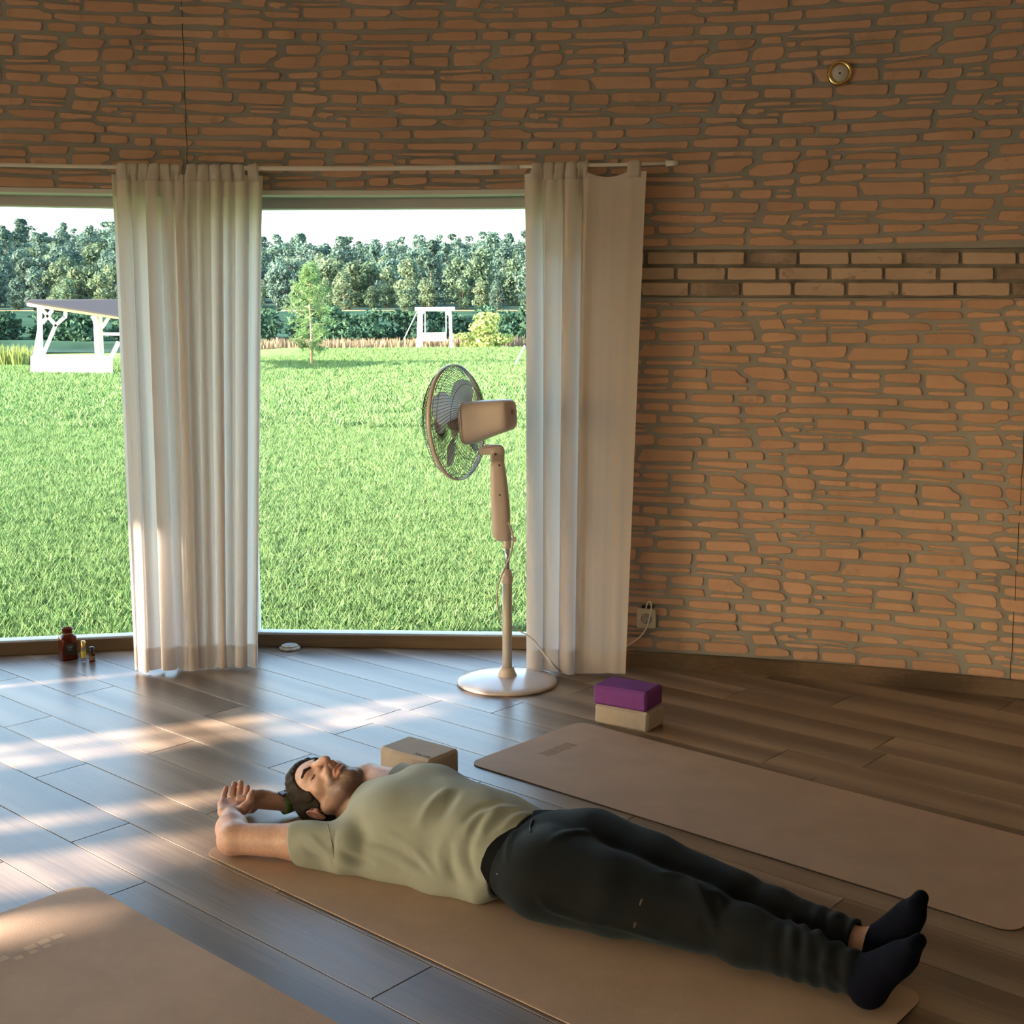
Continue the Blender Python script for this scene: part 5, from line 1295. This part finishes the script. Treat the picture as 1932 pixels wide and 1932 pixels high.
Vh.ell(hp(.083, -.012, -.012), np.array([.016, .034, .021]) * HS_, HB, .003, 'sub'); Vh.ell(hp(-.083, -.012, -.012), np.array([.016, .034, .021]) * HS_, HB, .003, 'sub')
Vh.floor()
mh, t, b, o = M_('dark_hair'); b.inputs['Roughness'].default_value = .6; b.inputs['Specular IOR Level'].default_value = .2
tc = N(t, 'TexCoord'); mp = N(t, 'Mapping'); mp.inputs['Scale'].default_value = (60, 240, 240); mp.inputs['Rotation'].default_value = (0, 0, MA); t.links.new(tc.outputs['Object'], mp.inputs[0]); nz = N(t, 'TexNoise', Scale=3.0, Detail=4.0); t.links.new(mp.outputs[0], nz.inputs['Vector'])
rp_ = ramp(t, nz.outputs[0], [(.3, (.012, .009, .007)), (.65, (.055, .038, .027))]); t.links.new(rp_.outputs[0], b.inputs['Base Color'])
bp = N(t, 'Bump', Strength=.8, Distance=.003); t.links.new(nz.outputs[0], bp.inputs['Height']); t.links.new(bp.outputs[0], b.inputs['Normal'])
hair, _ = Vh.mesh('hair', mh, MAN); tag(hair, 'short dark brown hair')
strands = MB(); rs_ = random.Random(8)
for i in range(420):
    r0 = rs_.uniform(-.075, .075); a = rs_.uniform(.15, 1.5); u0, f0 = .03 + .105 * math.cos(a * .9), -.014 + .075 * math.sin(a)
    base = hp(r0, u0 * math.sqrt(max(.1, 1 - (r0 / .085) ** 2)), min(f0, .012 + .42 * u0) - .01); d = (base - HC) / np.linalg.norm(base - HC)
    sw = HU * rs_.uniform(.2, .9) + HR * rs_.uniform(-.3, .6) - HF * rs_.uniform(0, .5); L = rs_.uniform(.008, .017)
    p1 = base + d * .004; p2 = p1 + (d * .35 + sw) * L * .5; p3 = p2 + (sw - d * .15) * L * .5
    if min(p1[2], p2[2], p3[2]) < .012: continue
    strands.tube([td(*p) for p in (base, p1, p2, p3)], [.0007, .0007, .0006, .0002], 3, cap=False)
so = strands.build('loose_strands', mh, hair); so['kind'] = 'stuff'
for s in (1, -1):
    Vb = Vol(hp(.032 * s, .025, .075) - .05, hp(.032 * s, .025, .075) + .05, .0014)
    Vb.chain([hp(.013 * s, .021, .0905), hp(.026 * s, .030, .0895), hp(.040 * s, .031, .0785), hp(.053 * s, .022, .0635)], [.0048, .0058, .0052, .0030], .002); Vb.mesh('eyebrow', mh, MAN)
    mb = MB(); mb.tube([td(*hp((.032 + .0145 * c) * s, .0015 - .0055 * math.sqrt(max(0, 1 - c * c)), .0665 + .0155 * math.sqrt(max(.05, 1 - (c * .9) ** 2)) + .0005)) for c in np.linspace(-1, 1, 12)], [.0006] + [.0013] * 10 + [.0006], 5); mb.build('eyelashes', mh, MAN, smooth=True)
# fingernails on the thumb, ring, watch
p, r = FINGR['ring']; c = p[0] + (p[1] - p[0]) * .42; d = Vector(td(*(p[1]))) - Vector(td(*p[0])); mb = MB(); rot = d.to_track_quat('Z', 'X').to_matrix()
mb.lathe([(.0112, -.0018), (.0127, -.0013), (.0127, .0013), (.0112, .0018)], td(*c), 28, rot, False, False); mb.build('finger_ring', plain('gold_ring', (.9, .58, .22), .2, metal=1), MAN, smooth=True)
ax = WRL - ELL; ax = ax / np.linalg.norm(ax); wl = WRL + ax * .014; rot = (td(*(ax)) - td(0, 0)).to_track_quat('Z', 'X').to_matrix()
wt = MB().lathe([(.0305, -.011), (.0325, -.0105), (.0325, .0105), (.0305, .011)], td(*wl), 40, rot, False, False).build('watch_strap', plain('green_strap', (.17, .44, .12), .6, bump=.2), MAN, smooth=True); tag(wt, 'bright green watch strap')
mb = MB(); up = Vector((0, 0, 1)) - Vector(rot.col[2]) * rot.col[2].z; up.normalize(); sidew = Vector(rot.col[2]).cross(up); mb.box(td(*wl) + up * .0345 - sidew * .006, (.034, .034, .009), Matrix((Vector(rot.col[2]), sidew, up)).transposed()); mb.build('watch_case', plain('watch_dark', (.03, .035, .03), .25), wt, bevel=.003)

# ---- t-shirt: a shell over the torso with sleeves
FOLDQ = []
def folds(Vv, lst):
    for pts, w in lst:
        hs = [Vv.hit(*p) for p in pts]; hs = [h for h in hs if h is not None]
        if len(hs) > 1: FOLDQ.append((hs, w))
def apply_folds(Vv, amp=.55):
    """soft ridges (or creases, for negative widths) along lines on the cloth"""
    for hs, w in FOLDQ:
        ps = np.array([list(to3(v)) for v in smooth_pts([Vector(h) for h in hs], 22)]); n = len(ps); aw = abs(w); sg = 1 if w > 0 else -1
        sl, g = Vv.sub(ps.min(0) - 3 * aw, ps.max(0) + 3 * aw)
        if any(q.stop <= q.start for q in sl): continue
        acc = np.zeros(Vv.F[sl].shape, np.float32)
        for i, p in enumerate(ps):
            tp = math.sin(math.pi * (i + .7) / (n + .4)) ** .6
            acc = np.maximum(acc, tp * np.exp(-((g[0] - p[0]) ** 2 + (g[1] - p[1]) ** 2 + (g[2] - p[2]) ** 2) / (aw * aw)))
        Vv.F[sl] = Vv.F[sl] - sg * amp * aw * acc
    FOLDQ.clear()
def to3(v): return (v[0], v[1], v[2])
def C1(x, y): return (380 + x / 2.76, 1380 + y / 2.76)
Vs = Vol((-2.66, 1.90, -.004), (-1.93, 2.64, .275), .0027)
torso(Vs, .007)
Vs.ell((-2.16, 2.31, .150), (.20, .13, .080), TB, .05)
Vs.chain([(-2.43, 2.075, .036), (-2.32, 2.142, .034), (-2.18, 2.166, .034), (-2.04, 2.188, .034)], [.034, .032, .030, .030], .07)
SLR = SHR + (ELR - SHR) * .43; SLL = SHL + (ELL - SHL) * .50
Vs.chain([SHR + np.array([.01, .0, -.002]), SLR + np.array([.004, .0, .004])], [.064, .054], .03); Vs.cap(SHL + np.array([.01, 0, 0]), SLL + np.array([0, 0, .008]), .072, .063, .03)
Vs.cap(SHR + np.array([-.02, -.01, -.05]), SLR + np.array([.03, -.022, -.018]), .035, .028, .03)
Vs.cap((-2.52, 2.27, .105), (-2.40, 2.28, .12), .082, .09, .04)
folds(Vs, [([C1(1262, 560), C1(1240, 640), C1(1265, 760)], .012), ([C1(1300, 600), C1(1300, 700), C1(1345, 800)], -.011), ([C1(1350, 560), C1(1345, 650), C1(1395, 780)], .013), ([C1(1400, 560), C1(1395, 660), C1(1425, 760)], -.010), ([C1(1560, 400), C1(1470, 500), C1(1440, 620)], .014), ([C1(1520, 390), C1(1440, 470), C1(1400, 560)], -.013),
           ([C1(690, 640), C1(760, 690), C1(850, 735)], .011), ([C1(720, 620), C1(800, 660), C1(900, 700)], -.010), ([C1(860, 600), C1(1000, 650), C1(1130, 740)], .011), ([C1(900, 580), C1(1040, 620), C1(1180, 730)], -.010), ([C1(980, 540), C1(1100, 610), C1(1230, 760)], .011), ([C1(1660, 400), C1(1530, 405), C1(1420, 460), C1(1370, 540)], .014), ([C1(1560, 370), C1(1450, 400), C1(1380, 460)], -.013),
           ([C1(1270, 300), C1(1190, 390), C1(1140, 480)], .014), ([C1(1330, 310), C1(1290, 370), C1(1250, 440)], -.018), ([C1(1720, 430), C1(1630, 445), C1(1560, 520)], .011), ([C1(560, 540), C1(610, 590), C1(670, 640)], .009), ([C1(530, 600), C1(590, 640), C1(660, 680)], -.009), ([C1(700, 520), C1(690, 600), C1(690, 700)], -.007)])
apply_folds(Vs)
X, Y, Z = Vs.grids()
Vs.F = Vs.F + (.0016 * np.sin(38 * X + 22 * Y) * np.sin(31 * Y - 17 * Z + 9 * X)).astype(np.float32)
Vs.floor(); D = Vs.F
dirR = (ELR - SHR) / np.linalg.norm(ELR - SHR); dirL = (ELL - SHL) / np.linalg.norm(ELL - SHL)
cut = np.full_like(D, -1.0)
hemz = -1.985 + .10 * np.clip(Z - .1, 0, 1) - .10 * np.clip(.1 - Z, 0, 1) + .006 * np.sin(30 * Y + 20 * Z) + 0 * X
cut = np.maximum(cut, X - hemz)
sleeve = lambda SL, dr, tw: (X - SL[0]) * dr[0] + (Y - SL[1]) * dr[1] + (Z - SL[2]) * dr[2]
sR = sleeve(SLR, dirR, 0) - .28 * (Z - .06); sL = sleeve(SLL, dirL, 0)
cut = np.maximum(cut, np.where(Y < 2.14, sR, -1)); cut = np.maximum(cut, np.where(Y > 2.42, sL, -1))
# neck opening
ncx = np.array([-2.545, 2.27, .12]); nd_ = np.array([-.90, -.08, .10]); nd_ /= np.linalg.norm(nd_)
an_ = (X - ncx[0]) * nd_[0] + (Y - ncx[1]) * nd_[1] + (Z - ncx[2]) * nd_[2]
cut = np.maximum(cut, np.where((np.abs(Y - 2.28) < .15), an_ - .008, -1))
shell = np.maximum(D, -(D + .0075))
Vs.F = np.maximum(shell, cut).astype(np.float32)
ms = plain('tshirt_sage', (.335, .355, .30), .9, bump=.0, var=.05, vscale=14, spec=.15); t = ms.node_tree; b = next(x for x in t.nodes if x.type == 'BSDF_PRINCIPLED')
b.inputs['Sheen Weight'].default_value = .15
tc = N(t, 'TexCoord'); mp = N(t, 'Mapping'); mp.inputs['Rotation'].default_value = (0, 0, R_(-12)); t.links.new(tc.outputs['Object'], mp.inputs[0]); wv = N(t, 'TexWave', Scale=60.0, Distortion=1.5); wv.bands_direction = 'Y'; t.links.new(mp.outputs[0], wv.inputs['Vector'])
bp = N(t, 'Bump', Strength=.12, Distance=.0008); t.links.new(wv.outputs[1], bp.inputs['Height']); t.links.new(bp.outputs[0], b.inputs['Normal'])
shirt, _ = Vs.mesh('t_shirt', ms, MAN); tag(shirt, 'sage green ribbed t-shirt')
Vs.F = D.astype(np.float32)
def seam(pts, r, name, parent, mat, lift=.001):
    hs = [Vs.hit(*p) for p in pts]; hs = [h for h in hs if h is not None]
    if len(hs) > 2:
        cam_td = np.array([0, 0, CAM_H]); hs = [h + (cam_td - h) / np.linalg.norm(cam_td - h) * lift for h in hs]; MB().tube(smooth_pts([td(*h) for h in hs], 4), r, 6).build(name, mat, parent, smooth=True)
seam([C1(655, 480), C1(668, 530), C1(680, 590), C1(688, 660), C1(690, 740)], .0016, 'sleeve_seam', shirt, ms, .0035)
# ---- joggers
Vp = Vol((-2.03, 2.09, -.004), (-1.03, 2.64, .275), .0028)
torso(Vp, .010); Vp.ell((-1.90, 2.345, .100), np.array([.17, .182, .106]), TB, .05)
legs(Vp, .012)
def C2(x, y): return (880 + x / 2.1, 1480 + y / 2.1)
Vp.cap(HIPR, KNR, .108, .070, .03); Vp.cap(HIPL, KNL, .105, .068, .03)
folds(Vp, [([C2(900, 385), C2(930, 440), C2(965, 520), C2(990, 580)], .012), ([C2(780, 350), C2(860, 365), C2(920, 410)], .012), ([C2(960, 430), C2(1000, 440), C2(1010, 480)], .011), ([C2(1285, 520), C2(1290, 600), C2(1300, 690)], .012), ([C2(1335, 515), C2(1345, 600), C2(1360, 690)], .012), ([C2(1385, 515), C2(1400, 600), C2(1430, 690)], .013), ([C2(1450, 520), C2(1470, 600), C2(1490, 680)], .012),
           ([C2(290, 440), C2(340, 490), C2(480, 540)], .011), ([C2(500, 540), C2(640, 570), C2(760, 610)], .009), ([C2(190, 180), C2(170, 240), C2(165, 300)], .010), ([C2(330, 230), C2(420, 190), C2(480, 190)], .012), ([C2(1400, 720), C2(1440, 740), C2(1480, 790)], .010)])
apply_folds(Vp, .85)
X, Y, Z = Vp.grids()
Vp.F = Vp.F + (.0018 * np.sin(26 * X + 30 * Y) * np.sin(25 * Y - 33 * Z + 7 * X) + .0028 * np.sin(150 * X + 20 * Z + 10 * Y) * np.clip((X + 1.32) / .15, 0, 1)).astype(np.float32)
Vp.floor(); D2 = Vp.F.copy()
capR = (X - ANR[0]) * .97 + (Y - ANR[1]) * .12 - .004; capL = (X - ANL[0]) * .97 + (Y - ANL[1]) * .1 + .030
cut = np.maximum(np.where(Y < 2.452 + .06 * (X + 1.1), capR, capL), -(X + 1.972 - .10 * np.clip(Z - .1, 0, 1)))
Vp.F = np.maximum(np.maximum(D2, -(D2 + .009)), cut).astype(np.float32)
mp_ = plain('joggers_charcoal', (.0075, .0088, .0102), .85, bump=.5, bscale=350, var=.25, vscale=9, spec=.2); b = next(x for x in mp_.node_tree.nodes if x.type == 'BSDF_PRINCIPLED'); b.inputs['Sheen Weight'].default_value = .16; b.inputs['Sheen Tint'].default_value = (.35, .5, .62, 1); b.inputs['Sheen Roughness'].default_value = .5
pants, _ = Vp.mesh('joggers', mp_, MAN); tag(pants, 'dark charcoal joggers')
wbd = np.maximum(np.maximum(D2 + .003, -(D2 + .013)), np.maximum(X + 1.966 - .10 * np.clip(Z - .1, 0, 1), -(X + 2.014 - .10 * np.clip(Z - .1, 0, 1))))
Vp.F = wbd.astype(np.float32); wb_, _ = Vp.mesh('waistband', plain('waistband_black', (.004, .004, .005), .9, spec=.15), MAN); Vp.F = D2
Vs_ = Vs; Vs = Vp
mprint = plain('rubber_patch', (.10, .07, .05), .6)
seam([C2(697, 455), C2(692, 467), C2(687, 478)], .0032, 'patch', pants, mprint, .0005); seam([C2(672, 548), C2(668, 556), C2(665, 565)], .0032, 'patch', pants, mprint, .0005)
seam([C2(262, 140), C2(256, 155), C2(252, 172), C2(254, 190)], .0028, 'drawcord', pants, plain('cord_black', (.012, .012, .013), .6), .003)
seam([C2(104, 340), C2(112, 346), C2(124, 356)], .0022, 'zip_pull', pants, plain('zip_metal', (.5, .47, .4), .3, metal=.8), .001)
# ---- socks
for an, heel, toe in ((ANR, HEELR, TOER), (ANL, HEELL, TOEL)):
    lo = np.minimum(np.minimum(an, heel), toe) - .07; hi = np.maximum(np.maximum(an, heel), toe) + .06; lo[2] = max(lo[2], -.004)
    Vk = Vol(lo, hi, .0026); foot(Vk, an, heel, toe, .0032); Vk.floor(); X, Y, Z = Vk.grids(); lg = an - (KNR if an is ANR else KNL); lg /= np.linalg.norm(lg)
    Vk.F = np.maximum(Vk.F, -((X - an[0]) * lg[0] + (Y - an[1]) * lg[1] + (Z - an[2]) * lg[2] + .002)).astype(np.float32)
    Vk.mesh('sock', M.setdefault('sock', plain('sock_navy', (.002, .0028, .0095), .9, bump=.5, bscale=500, spec=.15)), MAN)
